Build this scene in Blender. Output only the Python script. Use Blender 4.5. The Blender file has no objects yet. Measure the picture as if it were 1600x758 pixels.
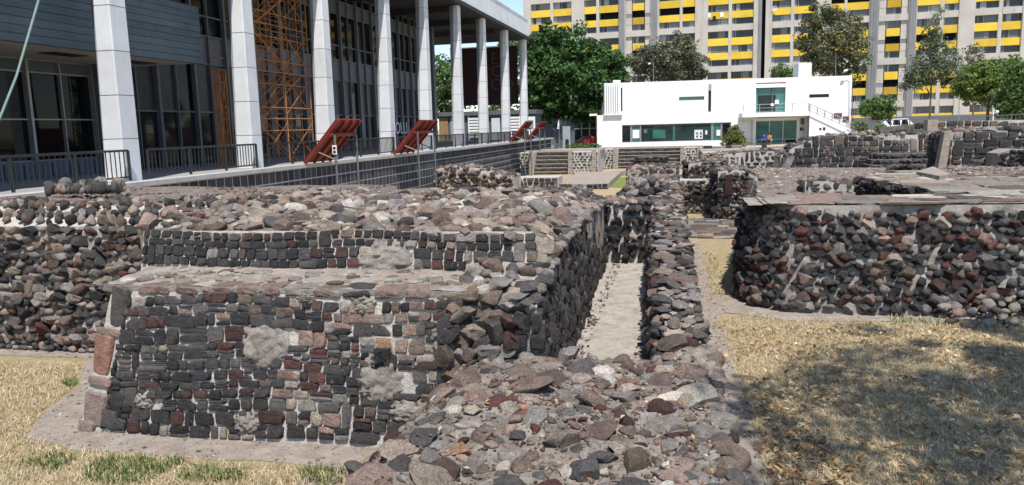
import bpy, bmesh, math, random
import numpy as np
from mathutils import Matrix, Vector, noise
scn = bpy.context.scene
COL = scn.collection
R = math.radians
# ------------------------------------------------------------------ camera
FPX, PITCH, ROLL, CAMH = 1200.0, R(8.5), R(1.5), 3.3
_f = np.array([0, math.cos(PITCH), -math.sin(PITCH)])
_r0 = np.array([1.0, 0, 0]); _u0 = np.array([0, math.sin(PITCH), math.cos(PITCH)])
_r = math.cos(ROLL)*_r0 - math.sin(ROLL)*_u0
_u = math.sin(ROLL)*_r0 + math.cos(ROLL)*_u0
CAM = np.array([0, 0, CAMH])
cd = bpy.data.cameras.new('camera'); cam = bpy.data.objects.new('camera', cd); COL.objects.link(cam)
cd.sensor_width = 36; cd.lens = 27; cd.clip_start = 0.05; cd.clip_end = 6000
m = Matrix(((_r[0], _u[0], -_f[0], 0), (_r[1], _u[1], -_f[1], 0), (_r[2], _u[2], -_f[2], CAMH), (0, 0, 0, 1)))
cam.matrix_world = m
scn.camera = cam
# ------------------------------------------------------------------ light
SUN_EL, SUN_AZ = R(62), R(7)           # azimuth from straight behind the camera towards the right
sdir = Vector((math.sin(SUN_AZ)*math.cos(SUN_EL), -math.cos(SUN_AZ)*math.cos(SUN_EL), math.sin(SUN_EL)))
w = bpy.data.worlds.new('World'); scn.world = w; w.use_nodes = True
nt = w.node_tree; nt.nodes.clear()
sky = nt.nodes.new('ShaderNodeTexSky'); sky.sky_type = 'NISHITA'; sky.sun_disc = False
sky.sun_elevation = SUN_EL; sky.sun_rotation = math.pi - SUN_AZ
sky.altitude = 1500; sky.air_density = 1.0; sky.dust_density = .8; sky.ozone_density = 1.0
bg = nt.nodes.new('ShaderNodeBackground'); bg.inputs[1].default_value = 0.15
wo = nt.nodes.new('ShaderNodeOutputWorld')
nt.links.new(sky.outputs[0], bg.inputs[0]); nt.links.new(bg.outputs[0], wo.inputs[0])
sl = bpy.data.lights.new('sun', 'SUN'); sl.energy = 4.3; sl.angle = R(0.5); sl.color = (1, 0.95, 0.87)
so = bpy.data.objects.new('sun', sl); COL.objects.link(so)
so.rotation_euler = (-sdir).to_track_quat('-Z', 'Y').to_euler(); so.location = (10, -20, 40)
scn.view_settings.view_transform = 'Standard'; scn.view_settings.look = 'None'
scn.view_settings.exposure = 0.45; scn.view_settings.gamma = 1
scn.cycles.max_bounces = 5; scn.cycles.diffuse_bounces = 3; scn.cycles.glossy_bounces = 2
scn.cycles.transmission_bounces = 2; scn.cycles.transparent_max_bounces = 4
# ------------------------------------------------------------------ frames: local x to the right, y away, z up
class Frame:
    def __init__(s, x, y, deg):
        s.o = np.array([x, y, 0.0]); a = R(deg); s.a = a
        s.ex = np.array([math.cos(a), -math.sin(a), 0]); s.ey = np.array([math.sin(a), math.cos(a), 0])
        s.M = np.array([s.ex, s.ey, [0, 0, 1]]); s.cam = s.M @ (CAM - s.o)
    def loc(s, p): return s.M @ (np.array(p, float) - s.o)
    def world(s, p): return s.o + s.M.T @ np.array(p, float)
    def ray(s, px, py): return s.M @ (_f + _r*((px-800)/FPX) + _u*((379-py)/FPX))
    def hit(s, px, py, ax, val):
        d = s.ray(px, py); return s.cam + d*((val - s.cam[ax])/d[ax])
    def hx(s, px, py, v): return s.hit(px, py, 0, v)
    def hy(s, px, py, v): return s.hit(px, py, 1, v)
    def hz(s, px, py, v): return s.hit(px, py, 2, v)
WORLD = Frame(0, 0, 0)
SITE = Frame(0, 0, 12)
BLD = Frame(-12.53, 25.01, 13.1)
WHT = Frame(11.95, 97, 5.8)
_a0 = WORLD.hy(950, 55, 165.); _a1 = WORLD.hy(1580, 85, 142.)
APT = Frame(_a0[0], _a0[1], math.degrees(math.atan2(-(_a1[1]-_a0[1]), _a1[0]-_a0[0])))
ORG = {}
# ------------------------------------------------------------------ tags and things
def tag(o, label=None, cat=None, group=None, kind=None):
    if label: o['label'] = label
    if cat: o['category'] = cat
    if group: o['group'] = group
    if kind: o['kind'] = kind
    return o
def place(o, fr, org):
    wp = fr.world(org); o.location = wp; o.rotation_euler = (0, 0, -fr.a)
    ORG[o.name] = (fr, np.array(org, float))
def thing(name, label, cat, fr, org, group=None):
    o = bpy.data.objects.new(name, None); COL.objects.link(o); o.empty_display_size = 0.3
    place(o, fr, org); return tag(o, label, cat, group)
def children(o): return [c for c in bpy.data.objects if c.parent == o]
class MB:
    def __init__(s): s.v = []; s.f = []; s.m = []; s.c = []
    def add(s, pts, faces, mi=0, col=None):
        b = len(s.v); s.v += [tuple(p) for p in pts]
        for f in faces: s.f.append(tuple(b+i for i in f)); s.m.append(mi); s.c.append(col)
        return s
    def box(s, x0, x1, y0, y1, z0, z1, mi=0, col=None):
        p = [(x0,y0,z0),(x1,y0,z0),(x1,y1,z0),(x0,y1,z0),(x0,y0,z1),(x1,y0,z1),(x1,y1,z1),(x0,y1,z1)]
        return s.hexa(p, mi, col)
    def hexa(s, p, mi=0, col=None):   # bottom 4 ccw, top 4 ccw
        return s.add(p, [(3,2,1,0),(4,5,6,7),(0,1,5,4),(1,2,6,5),(2,3,7,6),(3,0,4,7)], mi, col)
    def prism(s, poly, z0, z1, mi=0, top=None):
        n = len(poly); z1s = z1 if hasattr(z1, '__len__') else [z1]*n
        tp = top or poly
        p = [(q[0], q[1], z0) for q in poly] + [(q[0], q[1], z1s[i]) for i, q in enumerate(tp)]
        fs = [tuple(range(n-1, -1, -1)), tuple(range(n, 2*n))] + [(i, (i+1) % n, n+(i+1) % n, n+i) for i in range(n)]
        return s.add(p, fs, mi)
    def tube(s, p, q, r, n=6, r2=None, mi=0):
        return s.path([p, q], [r, r if r2 is None else r2], n, mi)
    def path(s, pts, rad, n=6, mi=0):
        pts = [Vector(p) for p in pts]
        if not hasattr(rad, '__len__'): rad = [rad]*len(pts)
        b = len(s.v); ref = None
        for i, p in enumerate(pts):
            d = (pts[min(i+1, len(pts)-1)] - pts[max(i-1, 0)]).normalized()
            if ref is None: ref = Vector((0, 0, 1)) if abs(d.z) < .9 else Vector((1, 0, 0))
            x = ref.cross(d).normalized(); y = d.cross(x); ref = y if False else ref
            for k in range(n):
                t = 2*math.pi*k/n; s.v.append(tuple(p + (x*math.cos(t)+y*math.sin(t))*rad[i]))
        for i in range(len(pts)-1):
            for k in range(n):
                a = b+i*n+k; c = b+i*n+(k+1) % n
                s.f.append((a, c, c+n, a+n)); s.m.append(mi); s.c.append(None)
        s.f.append(tuple(b+n-1-k for k in range(n))); s.m.append(mi); s.c.append(None)
        e = b+(len(pts)-1)*n
        s.f.append(tuple(e+k for k in range(n))); s.m.append(mi); s.c.append(None)
        return s
    def grid(s, BL, BR, TR, TL, nu, nv, amp=0.0, fq=3.0, seed=0, mi=0):
        BL, BR, TR, TL = [np.array(q, float) for q in (BL, BR, TR, TL)]
        n = np.cross(BR-BL, TL-BL); n = n/(np.linalg.norm(n)+1e-9)
        b = len(s.v)
        for j in range(nv+1):
            for i in range(nu+1):
                a, c = i/nu, j/nv
                p = (BL*(1-a)+BR*a)*(1-c)+(TL*(1-a)+TR*a)*c
                if amp: p = p+n*amp*(noise.noise(Vector(p*fq+seed))+.5*noise.noise(Vector(p*fq*2.7+seed)))
                s.v.append(tuple(p))
        for j in range(nv):
            for i in range(nu):
                a = b+j*(nu+1)+i; s.f.append((a, a+1, a+nu+2, a+nu+1)); s.m.append(mi); s.c.append(None)
        return s
    def height(s, x0, x1, y0, y1, nx, ny, h, skirt=None, mi=0):
        b = len(s.v); H = []
        for j in range(ny+1):
            for i in range(nx+1):
                x = x0+(x1-x0)*i/nx; y = y0+(y1-y0)*j/ny; s.v.append((x, y, h(x, y)))
        for j in range(ny):
            for i in range(nx):
                a = b+j*(nx+1)+i; s.f.append((a, a+1, a+nx+2, a+nx+1)); s.m.append(mi); s.c.append(None)
        if skirt is not None:
            ring = [b+i for i in range(nx+1)]+[b+j*(nx+1)+nx for j in range(1, ny+1)]+[b+ny*(nx+1)+i for i in range(nx-1, -1, -1)]+[b+j*(nx+1) for j in range(ny-1, 0, -1)]
            e = len(s.v)
            for q in ring: s.v.append((s.v[q][0], s.v[q][1], skirt))
            k = len(ring)
            for i in range(k):
                s.f.append((e+i, e+(i+1) % k, ring[(i+1) % k], ring[i])); s.m.append(mi); s.c.append(None)
        return s
    def build(s, name, mats, parent=None, fr=None, org=None, smooth=False, shift=True):
        if parent is not None and parent.name in ORG: fr, org = ORG[parent.name]
        if org is None: org = (0, 0, 0)
        me = bpy.data.meshes.new(name)
        ov = np.array(org, float) if shift else np.zeros(3)
        me.from_pydata([tuple(np.array(p)-ov) for p in s.v], [], s.f)
        for mm in (mats if isinstance(mats, (list, tuple)) else [mats]): me.materials.append(mm)
        if any(s.m): me.polygons.foreach_set('material_index', s.m)
        if smooth: me.polygons.foreach_set('use_smooth', [True]*len(s.f))
        if any(c is not None for c in s.c):
            at = me.color_attributes.new('col', 'FLOAT_COLOR', 'CORNER'); arr = []
            for f, c in zip(s.f, s.c): arr += list((c or (.5, .5, .5))+(1,))*len(f)
            at.data.foreach_set('color', arr)
        me.update()
        o = bpy.data.objects.new(name, me); COL.objects.link(o)
        if parent is not None:
            o.parent = parent; ORG[o.name] = (fr, np.array(org, float))
        elif fr is not None: place(o, fr, org)
        return o
def np_mesh(name, V, F, mat, col=None, smooth=False):
    """V (n,3), F (k,3|4) -> mesh; col (n,3) point colours"""
    me = bpy.data.meshes.new(name); n = len(V); k, c = F.shape
    me.vertices.add(n); me.vertices.foreach_set('co', np.ascontiguousarray(V, np.float32).ravel())
    me.loops.add(k*c); me.loops.foreach_set('vertex_index', np.ascontiguousarray(F, np.int32).ravel())
    me.polygons.add(k); me.polygons.foreach_set('loop_start', np.arange(0, k*c, c, dtype=np.int32))
    me.polygons.foreach_set('loop_total', np.full(k, c, np.int32))
    if smooth: me.polygons.foreach_set('use_smooth', np.ones(k, bool))
    me.materials.append(mat)
    if col is not None:
        at = me.color_attributes.new('col', 'FLOAT_COLOR', 'POINT')
        at.data.foreach_set('color', np.concatenate([col, np.ones((n, 1))], 1).astype(np.float32).ravel())
    me.update(calc_edges=True); return me
# ------------------------------------------------------------------ materials
MATS = {}
class NB:
    def __init__(s, name):
        s.m = bpy.data.materials.new(name); s.m.use_nodes = True; s.t = s.m.node_tree
        s.b = s.t.nodes['Principled BSDF']; s.out = s.t.nodes['Material Output']
        s.geo = s.t.nodes.new('ShaderNodeNewGeometry')
    def n(s, ty, **kw):
        q = s.t.nodes.new(ty)
        for k, v in kw.items():
            if k in q.inputs and not hasattr(q, k): q.inputs[k].default_value = v
            else: setattr(q, k, v)
        return q
    def l(s, a, b): s.t.links.new(a, b)
    def noise(s, scale, detail=4, rough=.6, vec=None, dist=0):
        q = s.t.nodes.new('ShaderNodeTexNoise'); q.inputs['Scale'].default_value = scale
        q.inputs['Detail'].default_value = detail; q.inputs['Roughness'].default_value = rough
        q.inputs['Distortion'].default_value = dist
        s.l(vec or s.geo.outputs['Position'], q.inputs['Vector']); return q
    def stretch(s, sc):
        q = s.t.nodes.new('ShaderNodeMapping'); q.inputs['Scale'].default_value = sc
        s.l(s.geo.outputs['Position'], q.inputs['Vector']); return q.outputs[0]
    def ramp(s, fac, stops):
        q = s.t.nodes.new('ShaderNodeValToRGB'); e = q.color_ramp.elements
        while len(e) > 1: e.remove(e[0])
        e[0].position = stops[0][0]; e[0].color = tuple(stops[0][1])+(1,)
        for p, c in stops[1:]:
            x = e.new(p); x.color = tuple(c)+(1,)
        s.l(fac, q.inputs[0]); return q.outputs[0]
    def mix(s, fac, a, b, bt='MIX'):
        q = s.t.nodes.new('ShaderNodeMix'); q.data_type = 'RGBA'; q.blend_type = bt
        for val, idx in ((fac, 0), (a, 6), (b, 7)):
            if hasattr(val, 'node'): s.l(val, q.inputs[idx])
            elif idx == 0: q.inputs[0].default_value = val
            else: q.inputs[idx].default_value = tuple(val)+(1,)
        return q.outputs[2]
    def fac(s, val, lo, hi):
        q = s.t.nodes.new('ShaderNodeMapRange'); q.inputs[1].default_value = lo; q.inputs[2].default_value = hi
        s.l(val, q.inputs[0]); return q.outputs[0]
    def bump(s, h, strength, dist=.01, prev=None):
        q = s.t.nodes.new('ShaderNodeBump'); q.inputs['Strength'].default_value = strength
        q.inputs['Distance'].default_value = dist; s.l(h, q.inputs['Height'])
        if prev is not None: s.l(prev, q.inputs['Normal'])
        return q.outputs[0]
    def done(s, col=None, rough=.85, nrm=None, spec=.3, metal=0):
        b = s.b
        if col is not None:
            if hasattr(col, 'node'): s.l(col, b.inputs['Base Color'])
            else: b.inputs['Base Color'].default_value = tuple(col)+(1,)
        b.inputs['Roughness'].default_value = rough; b.inputs['Metallic'].default_value = metal
        b.inputs['Specular IOR Level'].default_value = spec
        if nrm is not None: s.l(nrm, b.inputs['Normal'])
        return s.m
def stone_mat(name, attr):
    b = NB(name)
    if attr: src = b.n('ShaderNodeAttribute', attribute_name='col').outputs['Color']
    else: src = b.n('ShaderNodeObjectInfo').outputs['Color']
    n1 = b.noise(9, 5, .7); n2 = b.noise(55, 4, .7); n3 = b.noise(140, 2)
    v = b.ramp(n1.outputs[0], [(.25, (.62, .60, .60)), (.5, (1, 1, 1)), (.75, (1.45, 1.4, 1.35))])
    c = b.mix(1, src, v, 'MULTIPLY')
    v2 = b.ramp(n2.outputs[0], [(.3, (.52, .51, .51)), (.5, (.95, .94, .93)), (.68, (1.4, 1.36, 1.3))])
    c = b.mix(1, c, v2, 'MULTIPLY')
    dust = b.fac(b.noise(14, 4, .75).outputs[0], .62, .74)
    k = b.n('ShaderNodeMath', operation='MULTIPLY'); b.l(dust, k.inputs[0]); k.inputs[1].default_value = .45
    c = b.mix(k.outputs[0], c, (.36, .32, .28))
    h = b.bump(b.noise(22, 4, .7).outputs[0], .8, .03); h = b.bump(n2.outputs[0], 1.0, .022, h); h = b.bump(n3.outputs[0], .6, .008, h)
    return b.done(c, .92, h, .2)
def plain(name, col, rough=.8, var=.18, sc=3.0, bumps=.15, bsc=40, spec=.3, metal=0, streak=None, dist=.01):
    b = NB(name); n1 = b.noise(sc, 5, .65)
    lo = tuple(x*(1-var) for x in col); hi = tuple(min(1, x*(1+var)) for x in col)
    c = b.ramp(n1.outputs[0], [(.3, lo), (.7, hi)])
    if streak:
        n2 = b.noise(1.0, 5, .7, b.stretch(streak[0]))
        c = b.mix(b.fac(n2.outputs[0], streak[2], streak[3]), c, streak[1])
    nr = None
    if bumps: nr = b.bump(b.noise(bsc, 4, .65).outputs[0], bumps, dist)
    return b.done(c, rough, nr, spec, metal)
M = MATS
M['stone'] = stone_mat('tezontle_stone', False); M['stone_joined'] = stone_mat('tezontle_rubble', True)
def mortar_mat(name, c0, c1, c2):
    b = NB(name); n1 = b.noise(4, 5, .7); n2 = b.noise(45, 4, .7)
    c = b.ramp(n1.outputs[0], [(.28, c0), (.5, c1), (.75, c2)])
    c = b.mix(1, c, b.ramp(n2.outputs[0], [(.3, (.72, .7, .68)), (.65, (1.1, 1.1, 1.1))]), 'MULTIPLY')
    return b.done(c, .95, b.bump(b.noise(12, 5, .75).outputs[0], .7, .04, b.bump(n2.outputs[0], .8, .02)), .15)
M['mortar'] = mortar_mat('lime_mortar', (.36, .33, .30), (.50, .47, .43), (.62, .59, .54))
M['mortar_grey'] = mortar_mat('grey_mortar', (.23, .21, .19), (.34, .31, .28), (.46, .43, .385))
M['mortar_dark'] = mortar_mat('dark_mortar', (.07, .065, .06), (.13, .12, .11), (.24, .22, .20))
M['floor'] = mortar_mat('channel_concrete', (.27, .235, .195), (.43, .395, .345), (.55, .515, .46))
M['earth'] = mortar_mat('packed_earth', (.25, .205, .17), (.34, .29, .25), (.45, .395, .345))
M['earth_top'] = mortar_mat('gravelly_earth', (.14, .112, .098), (.22, .18, .155), (.32, .27, .24))
M['patch'] = mortar_mat('old_plaster', (.16, .14, .125), (.28, .255, .225), (.42, .39, .35))
M['ledge'] = mortar_mat('worn_ledge', (.22, .18, .155), (.34, .29, .25), (.5, .46, .42))
def lawn_mat():
    b = NB('dry_lawn'); n1 = b.noise(.55, 5, .65); n2 = b.noise(60, 3, .7); n3 = b.noise(6, 5, .7)
    c = b.ramp(n3.outputs[0], [(.28, (.29, .225, .135)), (.5, (.43, .345, .205)), (.75, (.54, .455, .29))])
    c = b.mix(b.fac(n1.outputs[0], .60, .74), c, (.20, .21, .07))
    c = b.mix(1, c, b.ramp(n2.outputs[0], [(.3, (.62, .6, .58)), (.65, (1.15, 1.15, 1.15))]), 'MULTIPLY')
    return b.done(c, .95, b.bump(n2.outputs[0], 1, .03), .1)
M['lawn'] = lawn_mat()
def attr_mat(name, rough=.8, spec=.2, trans=0.0):
    b = NB(name); a = b.n('ShaderNodeAttribute', attribute_name='col').outputs['Color']
    b.l(a, b.b.inputs['Base Color']); b.b.inputs['Roughness'].default_value = rough; b.b.inputs['Specular IOR Level'].default_value = spec
    if trans:
        tr = b.n('ShaderNodeBsdfTranslucent'); mx = b.n('ShaderNodeMixShader'); mx.inputs[0].default_value = trans
        b.l(a, tr.inputs[0]); b.l(b.b.outputs[0], mx.inputs[1]); b.l(tr.outputs[0], mx.inputs[2]); b.l(mx.outputs[0], b.out.inputs[0])
    return b.m
M['leaf'] = attr_mat('foliage', .55, .35, .3); M['blade'] = attr_mat('grass_blades', .8, .15, .25)
M['dry_leaf'] = attr_mat('dry_leaves', .7, .2, .1)
M['bark'] = plain('bark', (.13, .10, .075), .95, .4, 6, .8, 18, .1)
M['white_wall'] = plain('white_painted_wall', (.80, .80, .79), .75, .03, .8, .1, 8, .3, 0, ((.5, .5, .09), (.66, .65, .62), .62, .8))
M['column'] = plain('white_stone_cladding', (.68, .695, .715), .6, .08, 1.2, .12, 14, .35, 0, ((2.5, 2.5, .25), (.46, .46, .46), .6, .8))
M['beam'] = plain('beam_paint', (.74, .755, .775), .7, .07, .7, .1, 10, .3, 0, ((.6, .6, .15), (.46, .46, .47), .55, .8))
M['soffit'] = plain('soffit_plaster', (.36, .33, .29), .9, .08, .6, .05)
M['ceiling'] = plain('dark_ceiling', (.035, .035, .04), .8, .2, 1, .0)
M['plank'] = plain('blue_grey_boards', (.085, .115, .135), .6, .16, 1.2, .15, 12, .35, 0, ((.35, .35, 6), (.065, .09, .105), .5, .7))
M['black_metal'] = plain('black_metal', (.018, .019, .022), .45, .2, 4, 0, 0, .4)
M['mullion'] = plain('aluminium_mullion', (.30, .30, .30), .4, .1, 2, 0, 0, .5, .4)
M['mullion_dark'] = plain('grey_mullion', (.12, .125, .135), .45, .1, 2, 0, 0, .4)
M['grey_panel'] = plain('blue_grey_panel', (.09, .11, .135), .6, .12, 1.5, .05)
M['spandrel_grey'] = plain('louvre_panel', (.14, .145, .155), .6, .1, 1, 0)
def glass(name, col, rough=.04, spec=.5, wav=.05):
    b = NB(name); c = b.ramp(b.noise(.35, 2).outputs[0], [(.3, tuple(x*.6 for x in col)), (.7, tuple(x*1.3 for x in col))])
    return b.done(c, rough, b.bump(b.noise(.8, 1).outputs[0], wav, .05), spec)
M['glass'] = glass('dark_glass', (.005, .006, .007), .04, .13); M['glass_teal'] = glass('teal_glass', (.045, .16, .145), .08, .4)
M['glass_dim'] = glass('dim_glass', (.012, .018, .02), .06, .25)
M['strip_glass'] = glass('green_tint_glass', (.02, .042, .042), .05, .35)
M['curtain'] = plain('grey_curtain_glass', (.04, .04, .048), .3, .2, 1.5, 0, 0, .25)
M['tile'] = stone_mat('dark_stone_tile', True); M['tile_one'] = M['stone']
M['grout'] = plain('tile_grout', (.46, .46, .46), .9, .15, 3, .2)
M['coping'] = plain('coping_stone', (.42, .41, .40), .85, .14, 1.5, .3, 25)
M['pavement'] = plain('pavement_stone', (.30, .30, .30), .85, .15, 1, .2)
M['red'] = plain('red_paint', (.16, .02, .016), .5, .3, 1.6, .06, 20, .4)
M['orange'] = plain('orange_scaffold', (.38, .155, .05), .65, .4, 3, .1, 40, .3)
M['plankwood'] = plain('scaffold_board', (.30, .19, .10), .85, .2, 3, .2)
M['banner'] = plain('maroon_banner', (.035, .014, .017), .85, .15, .6, .1, 2)
M['banner_text'] = plain('faded_banner_print', (.085, .045, .042), .85, .1, 2, 0)
M['white_print'] = plain('white_print', (.75, .75, .75), .6, .03, 2, 0)
M['concrete'] = plain('weathered_concrete', (.47, .44, .40), .9, .12, .25, .1, 4, .2, 0, ((.8, .8, .05), (.29, .27, .25), .56, .78))
M['concrete_grey'] = plain('grey_panel_concrete', (.21, .215, .225), .9, .12, .4, .05)
def vary(mat, lo, hi):
    t = mat.node_tree; b = t.nodes['Principled BSDF']; lk = b.inputs['Base Color'].links[0]; src = lk.from_socket
    oi = t.nodes.new('ShaderNodeObjectInfo'); mr = t.nodes.new('ShaderNodeMapRange'); mr.inputs[3].default_value = lo; mr.inputs[4].default_value = hi; t.links.new(oi.outputs['Random'], mr.inputs[0])
    cb = t.nodes.new('ShaderNodeCombineColor'); mx = t.nodes.new('ShaderNodeMix'); mx.data_type = 'RGBA'; mx.blend_type = 'MULTIPLY'; mx.inputs[0].default_value = 1
    for k in range(3): t.links.new(mr.outputs[0], cb.inputs[k])
    t.links.new(src, mx.inputs[6]); t.links.new(cb.outputs[0], mx.inputs[7]); t.links.new(mx.outputs[2], b.inputs['Base Color'])
M['yellow'] = plain('yellow_panel', (.72, .49, .05), .7, .12, .5, .05, 6, .3, 0, ((.9, .9, .1), (.50, .36, .08), .58, .8)); vary(M['yellow'], .82, 1.06); vary(M['column'], .9, 1.05); vary(M['plank'], .85, 1.12)
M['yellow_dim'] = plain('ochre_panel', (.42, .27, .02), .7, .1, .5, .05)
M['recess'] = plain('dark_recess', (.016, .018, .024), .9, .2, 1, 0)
M['window'] = attr_mat('window_panes', .18, .4)
M['steel'] = plain('galvanised_steel', (.38, .40, .42), .45, .1, 3, 0, 0, .5, .5)
M['green_pole'] = plain('green_pole', (.18, .28, .26), .5, .1, 2, 0)
M['asphalt'] = plain('asphalt', (.055, .055, .058), .9, .2, 2, .2)
M['skin'] = plain('skin', (.36, .20, .13), .6, .08, 20, 0); M['hair'] = plain('dark_hair', (.015, .012, .01), .6, .2, 60, 0)
M['blue_cloth'] = plain('blue_cloth', (.01, .06, .42), .85, .15, 12, .1); M['orange_cloth'] = plain('orange_cloth', (.62, .22, .04), .85, .15, 12, .1)
M['dark_cloth'] = plain('dark_trousers', (.015, .016, .022), .9, .2, 12, .1)
M['car_red'] = plain('red_car_paint', (.28, .012, .02), .25, .06, 1, 0, 0, .5); M['car_white'] = plain('white_car_paint', (.75, .75, .76), .3, .04, 1, 0, 0, .5)
M['car_teal'] = plain('teal_car_paint', (.02, .07, .09), .3, .06, 1, 0, 0, .5)
M['rubber'] = plain('tyre_rubber', (.02, .02, .02), .9, .1, 5, 0); M['lamp_red'] = plain('red_lens', (.4, .02, .01), .3, .1, 5, 0)
M['plaque'] = plain('dark_plaque', (.09, .04, .03), .6, .2, 4, 0)
M['cable'] = plain('green_cable', (.23, .33, .31), .6, .1, 4, 0)
M['flag_pale'] = None
# ------------------------------------------------------------------ stones
def ico(sub):
    bm = bmesh.new(); bmesh.ops.create_icosphere(bm, subdivisions=sub, radius=1)
    V = np.array([v.co for v in bm.verts]); F = np.array([[v.index for v in f.verts] for f in bm.faces]); bm.free()
    return V/np.linalg.norm(V, axis=1)[:, None], F
ICO = {1: ico(1), 2: ico(2), 3: ico(3)}
def cubesphere(n):
    idx = {}; V = []; F = []
    def vid(p):
        k = tuple(round(q*1000) for q in p)
        if k not in idx: idx[k] = len(V); V.append(p)
        return idx[k]
    for ax in range(3):
        for sg in (-1, 1):
            for i in range(n):
                for j in range(n):
                    q = []
                    for di, dj in ((0, 0), (1, 0), (1, 1), (0, 1)):
                        p = [0, 0, 0]; p[ax] = sg; p[(ax+1) % 3] = 2*(i+di)/n-1; p[(ax+2) % 3] = 2*(j+dj)/n-1; q.append(vid(tuple(p)))
                    if sg < 0: q = q[::-1]
                    F += [(q[0], q[1], q[2]), (q[0], q[2], q[3])]
    return np.array(V, float), np.array(F)
CUB = {1: cubesphere(2), 2: cubesphere(4), 3: cubesphere(6)}
def proto(kind, seed, sub):
    rng = np.random.default_rng(seed*17+{'block': 1, 'rubble': 2, 'cobble': 3, 'slab': 4}[kind])
    off = rng.uniform(0, 50, 3); planes = [(rng.normal(size=3), rng.uniform(.5, .85)) for _ in range(14)]
    if kind in ('block', 'slab'):
        V, F = CUB[sub]; V = V.copy()
        p = 8.0 if kind == 'block' else 8.0
        e = V/np.maximum(1e-9, (np.abs(V)**p).sum(1)**(1/p))[:, None]
        V = .12*V+.88*e
        cj = rng.uniform(-.2, .2, (2, 2, 2, 3)); cj[..., 1] *= .3
        t = (V+1)/2
        for i in (0, 1):
            for j in (0, 1):
                for k in (0, 1):
                    wgt = (t[:, 0] if i else 1-t[:, 0])*(t[:, 1] if j else 1-t[:, 1])*(t[:, 2] if k else 1-t[:, 2])
                    V += wgt[:, None]*cj[i, j, k]
        for n, d in planes[:3]:
            n = n/np.linalg.norm(n); d = d+.42; q = V@n; k = q > d; V[k] -= np.outer(q[k]-d, n)
        amp = (.07, .09, .06)
    else:
        V, F = ICO[sub]; V = V.copy()
        p = 3.0; V = V/((np.abs(V)**p).sum(1)**(1/p))[:, None]
        cut, lo = (14, -.04) if kind == 'rubble' else (12, .08)
        for n, d in planes[:cut]:
            n = n/np.linalg.norm(n); d = d+lo; q = V@n; k = q > d
            V[k] -= np.outer(q[k]-d, n)*(1 if kind == 'rubble' else .85)
        amp = (.08, .06, .05) if kind == 'rubble' else (.10, .06, .035)
    d = np.array([amp[0]*noise.noise(Vector(x*1.3+off))+amp[1]*noise.noise(Vector(x*3.1+off))+amp[2]*noise.noise(Vector(x*6.5+off)) for x in V])
    L = np.linalg.norm(V, axis=1)[:, None]+1e-9
    V = V+V/L*d[:, None]
    lo_, hi_ = V.min(0), V.max(0); V = (V-(lo_+hi_)/2)/(hi_-lo_)
    return V, F
NPRO = 14; PRO = {}; PROM = {}
for kd in ('block', 'rubble', 'cobble', 'slab'):
    for i in range(NPRO):
        for sub in (1, 2): PRO[kd, i, sub] = proto(kd, i, sub)
        sub = 2
        V, F = proto(kd, i, 3)
        PROM[kd, i] = np_mesh(kd+'_stone', V, F, M['stone'], smooth=True)
        PROM[kd, i].set_sharp_from_angle(angle=R({'rubble': 22, 'cobble': 30, 'block': 40, 'slab': 38}[kd]))
def orth(ex, ez):
    ex = ex/np.linalg.norm(ex); n = np.cross(ex, ez); n /= np.linalg.norm(n); ez = np.cross(n, ex)
    return np.stack([ex, -n, ez], 1)        # columns: right, inward, up
def rrot(rng, amt):
    a = rng.normal(size=3); a /= np.linalg.norm(a)
    return np.array(Matrix.Rotation(rng.uniform(-amt, amt), 3, Vector(a)))
def add_stones(root, specs, limit=300, minpx=8.0, name='stone', rest='small_stone', labels=None):
    fr, org = ORG[root.name]; rank = []
    for sp in specs:
        d = np.linalg.norm(sp[2]-fr.cam); rank.append(FPX*math.sqrt(sorted(sp[4])[2]*sorted(sp[4])[1])/d)
    order = sorted(range(len(specs)), key=lambda i: -rank[i])
    big = [i for i in order[:limit] if rank[i] >= minpx]; bs = set(big)
    for i in big:
        kd, pi, pos, Rm, sc, c = specs[i][:6]
        o = bpy.data.objects.new(name, PROM[kd, pi]); COL.objects.link(o); o.parent = root
        A = Rm*np.array(sc)[None, :]; p = pos-org
        o.matrix_basis = Matrix([list(A[r])+[p[r]] for r in range(3)]+[[0, 0, 0, 1]])
        o.color = (c[0], c[1], c[2], 1)
        if len(specs[i]) > 6: o['label'] = specs[i][6]
    VV, FF, CC = [], [], []; b = 0
    for i in range(len(specs)):
        if i in bs: continue
        kd, pi, pos, Rm, sc, c = specs[i][:6]
        V, F = PRO[kd, pi, 2 if rank[i] > 16 else 1]
        VV.append((V*np.array(sc))@Rm.T+(pos-org)); FF.append(F+b); CC.append(np.tile(np.array(c)[:3], (len(V), 1))); b += len(V)
    if VV:
        me = np_mesh(rest, np.concatenate(VV), np.concatenate(FF), M['stone_joined'], np.concatenate(CC), smooth=False)
        o = bpy.data.objects.new(rest, me); COL.objects.link(o); o.parent = root; o['kind'] = 'stuff'
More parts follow.
